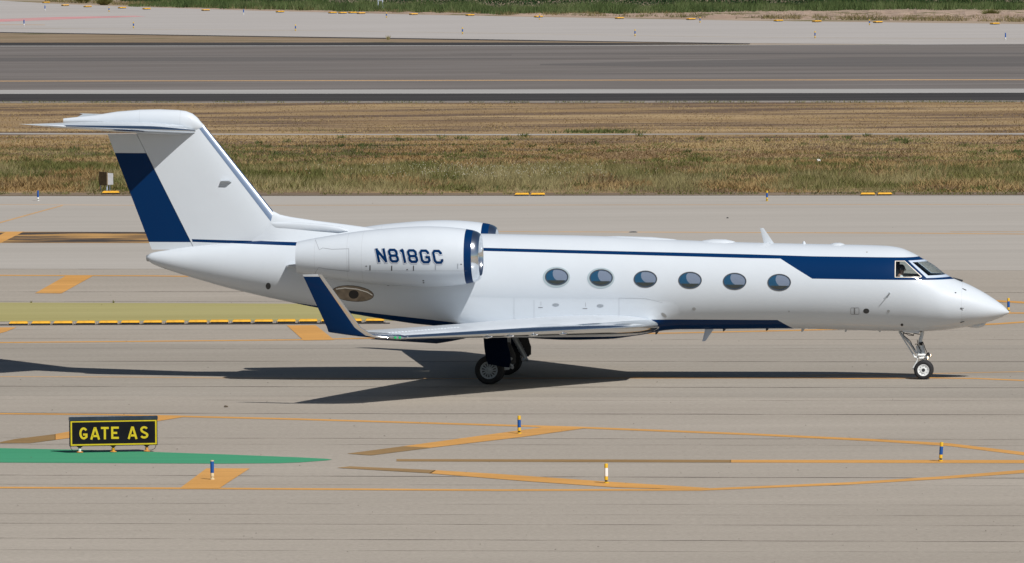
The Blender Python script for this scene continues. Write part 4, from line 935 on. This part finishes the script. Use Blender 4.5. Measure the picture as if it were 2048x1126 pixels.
# --- engines
px2m = 1/71.6
YE = -1.96
cF = ac(962, 512.6, YE); cA = ac(595, 515, YE); ax = (cA-cF).normalized(); ppm = (962-595)/(cA-cF).length
prof = [(962, 43.5), (960.5, 46), (957, 48.6), (953, 50.6), (948, 52.4), (940, 54), (934, 55), (920, 57), (880, 60.4), (848, 61.2), (810, 60), (773, 57.3), (730, 53.5), (693, 48.6), (660, 43.8), (632, 39.2), (612, 35.5), (595, 32)]
PR = [((962-u)/ppm, r/71.9) for u, r in prof]
fr_ = interp([a for a, _ in PR], [r for _, r in PR])
def ring_prof(a, b_, n=30): return [(x, fr_(x)) for x in np.linspace(a, b_, n)]
xl = (962-948)/ppm; xe = PR[-1][0]
lip = [((962-935)/ppm, 39.5/71.9), ((962-950)/ppm, 39.6/71.9), ((962-958)/ppm, 41/71.9), ((962-961.4)/ppm, 42.4/71.9)]+[(a, r) for a, r in PR[:5]]
b = MB(); b.lathe(cF, ax, lip, 72); LIPS = pair('intake_lip', b, M['chrome'], ang=60)
b = MB(); b.lathe(cF, ax, ring_prof(xl, xe, 60)+[(xe, 30.5/71.9), (xe-.5, 27/71.9)], 72)
nb_ = [[(cF.x-(962-948.2)/ppm, -5), (cF.x-(962-948.2)/ppm, 9), (cF.x-(962-933.5)/ppm, 9), (cF.x-(962-933.5)/ppm, -5)]]
PN = paint("white nacelle paint with navy band", nb_, [cF.x-(962-730)/ppm, cF.x-(962-700)/ppm, cF.x-(962-634)/ppm])
ncb = bmesh.new(); vs = [ncb.verts.new(v) for v in b.v]
for f in b.f: ncb.faces.new([vs[i] for i in f])
bmesh.ops.recalc_face_normals(ncb, faces=ncb.faces); ncb.normal_update(); NB = BVHTree.FromBMesh(ncb)
NAC = pair('nacelle', b, PN, ang=60)
inner = MB(); inner.lathe(cF, ax, [((962-935)/ppm, 39.5/71.9), ((962-915)/ppm, 39/71.9)], 60)
for N_, mir in zip(NAC, (False, True)):
    q = inner.mirror() if mir else inner; q.build('intake_duct', M['steel'], N_)
    f_ = MB(); d0 = (962-917)/ppm
    for k in range(22):
        a = 2*math.pi*k/22; up_ = Vector((0, math.cos(a), math.sin(a))); tn = Vector((0, -math.sin(a), math.cos(a)))
        c0 = cF+ax*d0; f_.add([c0+up_*.14-tn*.02, c0+up_*.14+tn*.03+ax*.04, c0+up_*.53+tn*.07+ax*.04, c0+up_*.53-tn*.04], [(0, 1, 2, 3)])
    f_.lathe(cF+ax*(d0+.06), ax, [(0, .001), (0, .54)], 40)
    (f_.mirror() if mir else f_).build('fan', M['dark'], N_, fix=False)
    s_ = MB(); s_.lathe(cF+ax*(d0-.28), ax, [(0, .005), (.05, .06), (.15, .12), (.3, .16)], 24); (s_.mirror() if mir else s_).build('spinner', M['steel'], N_)
    e_ = MB(); e_.lathe(cF+ax*(xe-.5), ax, [(0, .40), (.0, .25), (.15, .2), (.4, .03)], 40); (e_.mirror() if mir else e_).build('exhaust_cone', M['dark'], N_)
# pylons
py = []
for y, ua, uf, vc in ((-.55, 560, 880, 531), (-1.5, 568, 880, 528)):
    py.append((ac(uf, vc, y), ac(ua, vc+3, y), (0, 0, 1), .085))
pyb = wing_loft(py, 0, .97)
pair('engine_pylon', pyb, M['white'])

# --- registration letters on the nacelle (both sides, following the cowl)
def ribbon(pts, w, closed=False):
    n = len(pts); L = []; R = []
    for i in range(n):
        p = Vector(pts[i]); a = Vector(pts[(i-1) % n]) if (closed or i > 0) else None; c = Vector(pts[(i+1) % n]) if (closed or i < n-1) else None
        d1 = (p-a).normalized() if a is not None else (c-p).normalized(); d2 = (c-p).normalized() if c is not None else d1
        n1 = Vector((-d1.y, d1.x)); n2 = Vector((-d2.y, d2.x)); m = (n1+n2).normalized(); k = w/2/max(m.dot(n1), .35)
        L.append(p+m*k); R.append(p-m*k)
    q = []
    for i in range(n if closed else n-1):
        j = (i+1) % n; q.append((L[i], L[j], R[j], R[i]))
    return q
def Gl(c):  # strokes in a 0..1 x 0..1 cell (y down); list of (points, closed)
    k = .26
    if c == 'N': return [([(.13, 1), (.13, 0)], 0), ([(.87, 1), (.87, 0)], 0), ([(.13, .10), (.87, .90)], 0)]
    if c == '8': return [([(.13+k*.6, .09), (.87-k*.6, .09), (.87, .2), (.87, .38), (.78, .5), (.87, .62), (.87, .8), (.87-k*.6, .91), (.13+k*.6, .91), (.13, .8), (.13, .62), (.22, .5), (.13, .38), (.13, .2)], 1), ([(.3, .5), (.7, .5)], 0)]
    if c == '1': return [([(.25, .17), (.55, .09), (.60, .13), (.60, 1)], 0)]
    if c == 'G': return [([(.87, .33), (.87, .22), (.87-k*.6, .09), (.13+k*.6, .09), (.13, .22), (.13, .78), (.13+k*.6, .91), (.87-k*.6, .91), (.87, .78), (.87, .56), (.52, .56)], 0)]
    if c == 'C': return [([(.87, .33), (.87, .22), (.87-k*.6, .09), (.13+k*.6, .09), (.13, .22), (.13, .78), (.13+k*.6, .91), (.87-k*.6, .91), (.87, .78), (.87, .67)], 0)]
boxes = [('N', 714, 785, 364, 468), ('8', 805, 877, 366, 470), ('1', 885, 940, 368, 472), ('8', 948, 1021, 370, 473), ('G', 1040, 1115, 372, 476), ('C', 1136, 1210, 374, 479)]
def letters(dw, du, dv, off, m, name):
    vs = []; fs = []; kk = 0
    for c, xa, xb, ya, yb in boxes:
        for pts, cl in Gl(c):
            kk += 1
            P = []
            for x, y in pts: P.append((xa+(xb-xa)*x+22*y, ya+(yb-ya)*y))
            if not cl:                              # lengthen open ends for the outline
                for a, b_ in ((0, 1), (-1, -2)):
                    d = (Vector(P[a])-Vector(P[b_])).normalized()*(dw/2); P[a] = tuple(Vector(P[a])+d)
            for quad in ribbon(P, 19.5+dw, cl):
                nu = max(1, int((quad[1]-quad[0]).length/12)); 
                g0 = len(vs)
                for i in range(nu+1):
                    for j in range(3):
                        s0 = quad[0].lerp(quad[1], i/nu); s1 = quad[3].lerp(quad[2], i/nu); s_ = s0.lerp(s1, j/2)
                        u, v = 560+(s_.x+du)/3.754, 400+(s_.y+dv)/3.754
                        d = j2(wray(u, v)).normalized(); r = cast(NB, u, v); nn = r[1] if r[1].dot(d) < 0 else -r[1]
                        vs.append(r[0]+nn*(off+.00015*(kk % 4)))
                for i in range(nu):
                    for j in range(2): fs.append((g0+i*3+j, g0+i*3+j+1, g0+(i+1)*3+j+1, g0+(i+1)*3+j))
    o1 = obj(name, vs, fs, m, NAC[0], smooth=False)
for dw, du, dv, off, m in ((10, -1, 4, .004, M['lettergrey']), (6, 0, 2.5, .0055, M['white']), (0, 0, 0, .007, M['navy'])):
    letters(dw, du, dv, off, m, 'registration_lettering')

# small marks on the nacelle
def Z2(x, y): return (560+x/3.754, 400+y/3.754)
for x, y0, y1 in ((676, 490, 528), (839, 493, 530), (1002, 493, 530), (1167, 490, 525), (1334, 478, 516)):
    strip_px('cowl_latch', NB, [Z2(x, y0), Z2(x, y1)], 2.0, M['steel'] if x > 1100 else M['dark'], NAC[0])
for pts in ([(262, 290), (295, 375), (320, 360), (390, 370), (518, 366)], [(262, 552), (290, 505), (330, 515), (372, 520), (518, 535)], [(518, 535), (516, 366)], [(640, 530), (1400, 532)]):
    strip_px('panel_seam', NB, [Z2(*p) for p in pts], .55 if pts[0][0] < 600 else .3, M['seam'], NAC[0])
for x, y in ((648, 496), (955, 522), (1360, 482), (1076, 605), (1078, 620), (812, 642)):
    poly_px('fastener', NB, [Z2(x-6, y-3), Z2(x+6, y-3), Z2(x+6, y+3), Z2(x-6, y+3)], M['dark'], NAC[0])

# --- fuselage small fittings
def fport(name, cu, cv, a, b_, m, rot=0, inner=None, off=.006):
    on = 940 < cu < 1345 and cv > 600 and CB is not None; src, bv = (cbm, CB) if on else (fbm, FB)
    o = patch(name, src, bv, xz(bv, ellipse_px(cu, cv, a, b_, 24, rot)), m, JET, side=-1, off=off, thick=.008); return o
pl_ = fport('inlet_plate', 705.5, 587, 41.5, 15, M['bronze'], .10)
o_ = fport('inlet_rim', 705.5, 587, 42.6, 16, M['dark'], .10, off=.004)
o_.parent = pl_
hp = patch('inlet_hole', fbm, FB, xz(FB, ellipse_px(707.5, 588.5, 10, 8.6)), M['black'], pl_, side=-1, off=.009, thick=.002)
strip_px('inlet_lip', FB, [(672, 578), (690, 575.5), (715, 578), (735, 584), (745, 590)], 1.8, M['chrome'], pl_, off=.010)
fport('round_port', 536.5, 572, 5, 6.5, M['dark'])
fport('round_port', 1732.5, 622, 6, 5, M['dark']); fport('round_port', 1777, 622, 2.8, 2.8, M['steel']); fport('round_port', 1388, 617.6, 3.6, 3.2, M['steel'])
fport('drain_port', 1804, 649.5, 2.6, 2.6, M['black']); fport('round_port', 1578, 622.5, 1.6, 1.8, M['steel']); fport('round_port', 1328, 630, 6.5, 3.2, M['steel'], .7)
for u, v in ((1111.5, 609.7), (1200.5, 611.5)): fport('service_port', u, v, 6.8, 3.2, M['steel'])
for u, v in ((1081, 615), (1170, 617)): strip_px('stencil', CB, [(u-4.5, v), (u+4.5, v)], 1.4, M['seam'], JET); strip_px('stencil', CB, [(u+1, v-4), (u+1, v-12)], .5, M['seam'], JET)
strip_px('door_handle', FB, [(1703, 615.5), (1716.5, 615.5), (1718, 617), (1718, 627), (1716.5, 628.6), (1703, 628.6), (1701.5, 627), (1701.5, 617), (1703, 615.5)], .8, M['seam'], JET)
strip_px('door_handle', FB, [(1709, 616), (1709, 628)], 2.6, M['seam'], JET)
for pts in ([(1238, 596), (1238, 640)], [(1238, 596), (1290, 597), (1325, 605)], [(1028, 596), (1028, 645)], [(1068, 600), (1068, 640)]): strip_px('panel_seam', CB, pts, .3, M['seam'], JET)
for (a, b_) in (((1769, 598), (1779, 586.5)),):
    p, q = hit(FB, *a), hit(FB, *b_); b = MB(); b.tube(q, q+Vector((0, -.07, 0)), .022); b.tube(q+Vector((0, -.07, 0)), p+Vector((-.02, -.09, 0)), .010); b.build('pitot_probe', M['steel'], JET)
for (a, b_) in (((1925, 577), (1933, 580)), ((1921, 616), (1928, 616.5)), ((1921, 645), (1929, 643)), ((1910, 585), (1913, 585))):
    p, q = hit(FB, *a), hit(FB, *b_); b = MB(); b.tube(p+Vector((0, -.01, 0)), q+Vector((.0, -.04, 0)), .012, .008, 8); b.build('sensor_probe', M['dark'], JET)
p = ac(1914, 558.5); b = MB(); b.prism([p+Vector((-.12, -.05, -.03)), p+Vector((-.1, -.05, .05)), p+Vector((.16, -.05, -.02)), p+Vector((.16, -.05, -.06)), p+Vector((.0, -.05, -.08))], (0, .1, 0)); b.build('ice_probe', M['dark'], JET, smooth=False)
# aerials
def blade(name, pxs, m, y=0, t=.05):
    P = [ac(u, v, y) for u, v in pxs]; b = MB(); q = [p+Vector((0, t/2, 0)) for p in P]; r_ = [p-Vector((0, t/2, 0)) for p in P]
    c0 = [P[0], P[1]]
    b.loft([[P[0], P[0].lerp(P[3], .3)-Vector((0, t*.15, 0)), P[3], P[0].lerp(P[3], .3)+Vector((0, t*.15, 0))], [P[1], P[1].lerp(P[2], .3)-Vector((0, t/2, 0)), P[2], P[1].lerp(P[2], .3)+Vector((0, t/2, 0))]])
    return b.build(name, m, JET, ang=25)
blade('aerial', [(1520, 456), (1528, 488), (1549, 488), (1527, 456)], M['white'])
blade('aerial', [(1404.5, 683), (1412, 650), (1433, 650), (1411, 682)], M['pale'], t=.05)
for u, v in ((1448, 663), (1534, 662), (1605, 664), (1692, 664), (1760, 664.5), (1313, 669)):
    blade('drain_mast', [(u-2.5, v), (u-2, v-8), (u+6, v-8), (u+1, v-1)], M['dark'] if u < 1600 else M['steel'], t=.03)
p = ac(1608, 486); b = MB(); b.lathe(p-Vector((0, 0, .05)), (0, 0, 1), [(0, .06), (.05, .05), (.09, .025), (.11, .004)], 14); b.build('beacon', M['white'], JET)
for ua, ub, va, vb, h in ((1395, 1475, 482.5, 484.5, .055), (1655, 1692, 489, 489.5, .035), (1150, 1370, 474, 481, .05)):
    P = [ac(ua+(ub-ua)*t, va+(vb-va)*t) for t in (0, .15, .4, .7, .9, 1)]; hs = (.01, .6, 1, 1, .6, .01)
    capsule('r', [(p-Vector((0, 0, .05)), .02+.22*k, .02+(h+.05)*k) for p, k in zip(P, hs)], None, n=18).build('radome', M['white'], JET, ang=60)
# radar bulge beneath the nose, tail exhaust
capsule('r', [(ac(1934, 652), .02, .02), (ac(1944, 651.5), .12, .05), (ac(1955, 650), .14, .09), (ac(1967, 648), .12, .07), (ac(1974, 643), .03, .02)], None, n=18).build('chin_fairing', M['white'], JET, ang=60)
b = MB(); b.lathe(Vector((XT+.10, 0, ZT)), (-1, 0, 0), [(0, .10), (.10, .095), (.12, .07), (.10, .05), (.02, .04)], 24); b.build('tail_exhaust', M['steel'], JET)

# --- wheels and landing gear
M['rimshaded'] = mat('shaded wheel enamel', (.33, .37, .40), .4, noise=.25, nscale=25)  # enamel darkened in its colour for the shade on the main wheels
def wheel(x, y, z, r, w, face, slots, parent):
    b = MB(); pr_ = [(-w*.42, r*.60), (-w*.48, r*.68), (-w*.5, r*.80), (-w*.45, r*.92), (-w*.3, r*.985), (-w*.12, r), (w*.12, r), (w*.3, r*.985), (w*.45, r*.92), (w*.5, r*.80), (w*.48, r*.68), (w*.42, r*.60), (-w*.42, r*.60)]
    b.lathe((x, y, z), (0, 1, 0), pr_, 48); t_ = b.build('tyre', M['rubber'], parent, ang=50)
    s = face; b = MB(); ro = r*.61
    prf = [(.30*w, ro), (.44*w, ro*1.0), (.44*w, ro*.93), (.36*w, ro*.86)]
    b.lathe((x, y, z), (0, s, 0), [(-.3*w, ro)]+prf, 48)
    if slots:
        b.lathe((x, y, z), (0, s, 0), [(.36*w, ro*.86), (.34*w, ro*.80)], 48)
        for k in range(slots):
            a = 2*math.pi*k/slots; hw = .5*math.pi/slots
            def pt(rr, aa, dd): return (x+rr*math.cos(aa), y+s*dd, z+rr*math.sin(aa))
            b.add([pt(ro*.80, a-hw, .34*w), pt(ro*.80, a+hw, .34*w), pt(ro*.45, a+hw*1.3, .40*w), pt(ro*.45, a-hw*1.3, .40*w)], [(0, 1, 2, 3)])
        b.lathe((x, y, z), (0, s, 0), [(.40*w, ro*.45), (.42*w, ro*.40), (.36*w, ro*.36), (.36*w, ro*.28), (.50*w, ro*.24), (.52*w, ro*.2), (.52*w, .001)], 48)
    else:
        b.lathe((x, y, z), (0, s, 0), [(.36*w, ro*.86), (.30*w, ro*.62), (.30*w, ro*.52), (.42*w, ro*.46), (.42*w, ro*.30)], 48)
    rm = b.build('rim', M['gearbright'] if not slots else M['rimshaded'], parent, ang=30, fix=False)
    b = MB(); b.lathe((x, y, z), (0, s, 0), [(.22*w, .001), (.22*w, ro*.9)], 40)
    b.lathe((x, y, z), (0, s, 0), [(.43*w, ro*.30), (.36*w, ro*.28), (.36*w, .001)] if not slots else [(.20*w, ro*.2), (.20*w, .001)], 24); b.build('hub_recess', M['dark'], rm, fix=False)
    if not slots:
        b = MB()
        for k in range(9):
            a = 2*math.pi*k/9+.2; c = (x+ro*.70*math.cos(a), y+s*.325*w, z+ro*.70*math.sin(a)); b.lathe(c, (0, s, 0), [(0, ro*.07), (.012, ro*.07), (.012, .001)], 8)
        b.build('bolt', M['steel'], rm, fix=False)
    return t_
RW = .405
def hingept(u, v, y, sgn): p = ac(u, v, y); return Vector((p.x, p.y*-1 if sgn > 0 else p.y, p.z))
for sgn in (-1, 1):
    mg = MB(); y = 2.085*sgn
    mg.tube((.02, y, RW), (.02, y, 1.75), .09, .10); mg.tube((.02, y-.3, RW), (.02, y+.3, RW), .055)
    mg.tube((.02, y, 1.2), (.5, y, 1.7), .04); G = mg.build('main_gear_strut', M['gearwhite'], JET)
    wheel(0, sgn*2.285, RW, RW, .26, sgn, 14, G); wheel(0, sgn*1.885, RW, RW, .26, -sgn, 14, G)
    # door carried by the leg
    dpx = [(966.5, 668), (967, 676), (968.5, 695), (971, 712), (976, 728), (1008, 734), (1018, 735), (1022, 722), (1019, 703), (1015, 690), (1013.5, 668)]
    b = MB(); pts = [ac(u, v, -2.47) for u, v in dpx]; b.prism(pts, (0, .04, 0)); b = b.mirror() if sgn > 0 else b
    b.build('gear_door', mat('shaded navy', (.001, .006, .022), .8, spec=.05) if sgn < 0 else bpy.data.materials['shaded navy'], JET, smooth=False)  # navy darkened in the base colour for the shade on the door
# far leg side strut, inner doors (mirrored too)
A_ = ac(1026, 668, 1.75); E_ = ac(1051, 716, 1.75); d = (E_-A_)
b = MB(); b.tube(A_, E_, .085, .07); 
for k in (.42, .55, .66): b.tube(A_+d*(k-.012), A_+d*(k+.012), .098)
b.tube(E_, E_+d.normalized()*.06, .05); b.tube(E_+Vector((-.04, -.06, -.02)), E_+Vector((.04, .06, -.05)), .045)
pair('side_strut', b, M['steel'])
b = MB(); b.prism([ac(u, v, 1.95) for u, v in ((1030, 668), (1052, 668), (1062, 693), (1062, 709), (1057, 712), (1050, 708), (1038, 690))], (0, .05, 0)); pair('inner_gear_door', b, M['dark'], smooth=False)
b = MB(); b.tube(ac(1006, 732, -2.05), ac(1024, 716, -2.05), .035); b.tube(ac(1009, 737, -2.05), ac(1018, 736, -2.05), .05); pair('brake_link', b, M['gearwhite'])

def N(x, y): return (1780+x/9.008, 650+y/9.008)
def np_(x, y, lat=0): return ac(*N(x, y), lat)
ng = MB()
ng.tube(np_(585, 90), np_(575, 190), .055, .05); ng.tube(np_(575, 180), np_(545, 290), .05, .055); ng.tube(np_(545, 280), np_(550, 350), .06)
ng.tube(np_(565, 370), np_(595, 530), .075, .07); ng.tube(np_(500, 370), np_(530, 520), .055); ng.tube(np_(600, 520), np_(607, 680), .05); ng.tube(np_(607, 640), Vector((ac(1847, 742, 0).x, 0, .265)), .045)
NG = ng.build('nose_gear_strut', M['gearwhite'], JET)
xn = ac(1847, 742, -.15).x; zn = .27
b = MB(); b.tube((xn, -.22, zn), (xn, .22, zn), .03); b.build('axle', M['steel'], NG)
for s_ in (-1, 1): wheel(xn, .16*s_, zn, zn, .17, s_, 0, NG)
b = MB(); b.tube(np_(170, 110, -.02), np_(400, 385), .028, .034); b.tube(np_(400, 385), np_(475, 510), .034); b.tube(np_(160, 120, -.06), np_(440, 565, -.06), .020); b.build('drag_brace', M['gearwhite'], NG)
b = MB(); b.tube(np_(495, 640, -.05), np_(415, 780, -.05), .024); b.tube(np_(415, 765, -.05), np_(425, 800, -.05), .03); b.tube(np_(490, 520, -.05), np_(500, 640, -.05), .022); b.build('torque_link', M['gearbright'], NG)
b = MB(); b.tube(np_(505, 540, -.08), np_(640, 545, -.08), .042); b.tube(np_(530, 600, -.08), np_(640, 590, -.08), .042); b.tube(np_(430, 570, -.08), np_(480, 590, -.08), .03); b.build('steering_collar', M['gearbright'], NG)
b = MB()
for pts in ([(200, 110), (330, 180), (425, 190), (430, 150), (540, 170)], [(240, 120), (250, 190), (370, 290), (400, 370), (450, 450)], [(420, 130), (500, 130), (580, 115)], [(590, 300), (640, 440), (670, 500), (640, 600)], [(490, 270), (510, 380), (560, 470), (540, 600)], [(450, 350), (480, 340), (540, 420)], [(250, 150), (330, 150), (420, 180)]):
    P = [np_(x, y, -.09) for x, y in pts]
    for i in range(len(P)-1): b.tube(P[i], P[i+1], .011, n=6)
b.tube(np_(530, 335, -.03), np_(590, 335, -.03), .05)
b.build('hydraulic_hose', M['black'], NG)
for x, y, r_ in ((682, 588, .055), (733, 540, .042)):
    b = MB(); c = np_(x, y, -.12 if x < 700 else .12); b.lathe(c+Vector((-.1, 0, 0)), (1, -.1, -.05), [(0, .02), (.03, r_*.9), (.09, r_), (.10, r_)], 18); h_ = b.build('taxi_lamp', M['steel'], NG)
    b = MB(); b.lathe(c+Vector((-.01, 0, -.004)), (1, -.15, -.05), [(-.005, r_*.93), (.012, r_*.6), (.02, .001)], 18)
    b.lathe(c+Vector((-.02, 0, 0)), (0, -1, 0), [(-.02, r_*.5), (.03, r_*.55), (r_*.95, r_*.4), (r_*1.05, .001)], 14); b.build('bulb', M['lamp'], h_)
b = MB(); b.tube(np_(640, 560, -.05), np_(700, 500, .05), .02); b.build('lamp_bracket', M['dark'], NG)
for s_ in (-1, 1):
    b = MB(); b.prism([ac(u, v, .24*s_) for u, v in ((1800, 655), (1842, 656), (1838, 667), (1806, 664))], (0, .02*s_, 0)); b.build('nose_gear_door', M['white'], JET, smooth=False)

# --- the pilot
PX = ac(1809, 540, -.45)
def skin(name, joints, edges, radii, m, parent=None, sub=2, root=0):
    me = bpy.data.meshes.new(name); me.from_pydata(joints, edges, []); o = bpy.data.objects.new(name, me); COL.objects.link(o)
    md = o.modifiers.new("skin", 'SKIN'); sv = me.skin_vertices[0].data
    for i, r in enumerate(radii): sv[i].radius = (r, r) if not isinstance(r, tuple) else r; sv[i].use_root = (i == root)
    o.modifiers.new("sub", 'SUBSURF').levels = sub; o.modifiers["sub"].render_levels = sub
    md.use_smooth_shade = True; me.materials.append(m)
    if parent: o.parent = parent
    return o
PIL = thing('person', 'pilot in a white shirt seated behind the cockpit side window, facing forward', 'person')
PIL.matrix_world = Matrix.Translation((JX, 0, 0)) @ Matrix.Rotation(-YAW, 4, 'Z') @ Matrix.Translation((PX.x-.12, -.50, PX.z-.62))
skinm = mat("skin", (.42, .24, .17), .5); shirt = mat("white shirt", (.75, .76, .78), .7, bump=.2, nscale=12)
J = [(0, 0, 0), (.0, 0, .22), (.01, 0, .40), (.02, 0, .50), (.035, 0, .56), (.05, 0, .66), (.06, 0, .72), (.02, -.2, .42), (.02, .2, .42), (.16, -.24, .22), (.16, .24, .22), (.38, -.16, .22), (.38, .16, .22), (.12, -.1, -.02), (.12, .1, -.02), (.5, -.12, .02), (.5, .12, .02), (.56, -.12, -.28), (.56, .12, -.28)]
Ed = [(0, 1), (1, 2), (2, 3), (3, 4), (4, 5), (5, 6), (2, 7), (2, 8), (7, 9), (8, 10), (9, 11), (10, 12), (0, 13), (0, 14), (13, 15), (14, 16), (15, 17), (16, 18)]
Rr = [.14, .14, .13, .06, .065, .10, .08, .07, .07, .045, .045, .03, .03, .09, .09, .065, .065, .05, .05]
bd = skin('body', J, Ed, Rr, skinm, PIL)
skin('shirt', J[:3]+J[7:11], [(0, 1), (1, 2), (2, 3), (2, 4), (3, 5), (4, 6)], [.155, .155, .145, .085, .085, .06, .06], shirt, PIL)
skin('trousers', [J[0], J[13], J[14], J[15], J[16], J[17], J[18]], [(0, 1), (0, 2), (1, 3), (2, 4), (3, 5), (4, 6)], [.15, .1, .1, .075, .075, .06, .06], M['dark'], PIL)
b = MB(); b.lathe((.03, 0, .69), (0, 0, 1), [(-.06, .108), (0, .112), (.05, .095), (.085, .05), (.095, .002)], 20); b.build('hair', M['black'], PIL)
b = MB(); b.tube((.05, -.115, .66), (.05, -.09, .66), .04); b.tube((.05, .115, .66), (.05, .09, .66), .04); b.tube((.06, -.11, .64), (.16, -.05, .60), .008, n=6); b.build('headset', M['dark'], PIL)
b = MB(); b.tube((.135, 0, .655), (.165, 0, .635), .012, .018, 8)
for y in (-.035, .035): b.lathe((.135, y, .675), (1, 0, 0), [(0, .014), (.01, .010), (.014, .001)], 10)
b.build('face', skinm, PIL)
for hy in (-.16, .16):
    hj = [(.36, hy, .22), (.43, hy, .225)]; he = [(0, 1)]; hr = [(.03, .03), (.038, .018)]
    for k, (dy, L) in enumerate(((-.03, .065), (-.01, .078), (.01, .074), (.028, .058))):
        n0 = len(hj); hj += [(.44, hy+dy, .225), (.44+L*.6, hy+dy*1.1, .215), (.44+L, hy+dy*1.1, .185)]; he += [(1, n0), (n0, n0+1), (n0+1, n0+2)]; hr += [.010, .009, .008]
    n0 = len(hj); sg = 1 if hy < 0 else -1; hj += [(.41, hy+.045*sg, .215), (.45, hy+.06*sg, .20)]; he += [(0, n0), (n0, n0+1)]; hr += [.012, .010]
    skin('hand', hj, he, hr, skinm, PIL, 1)
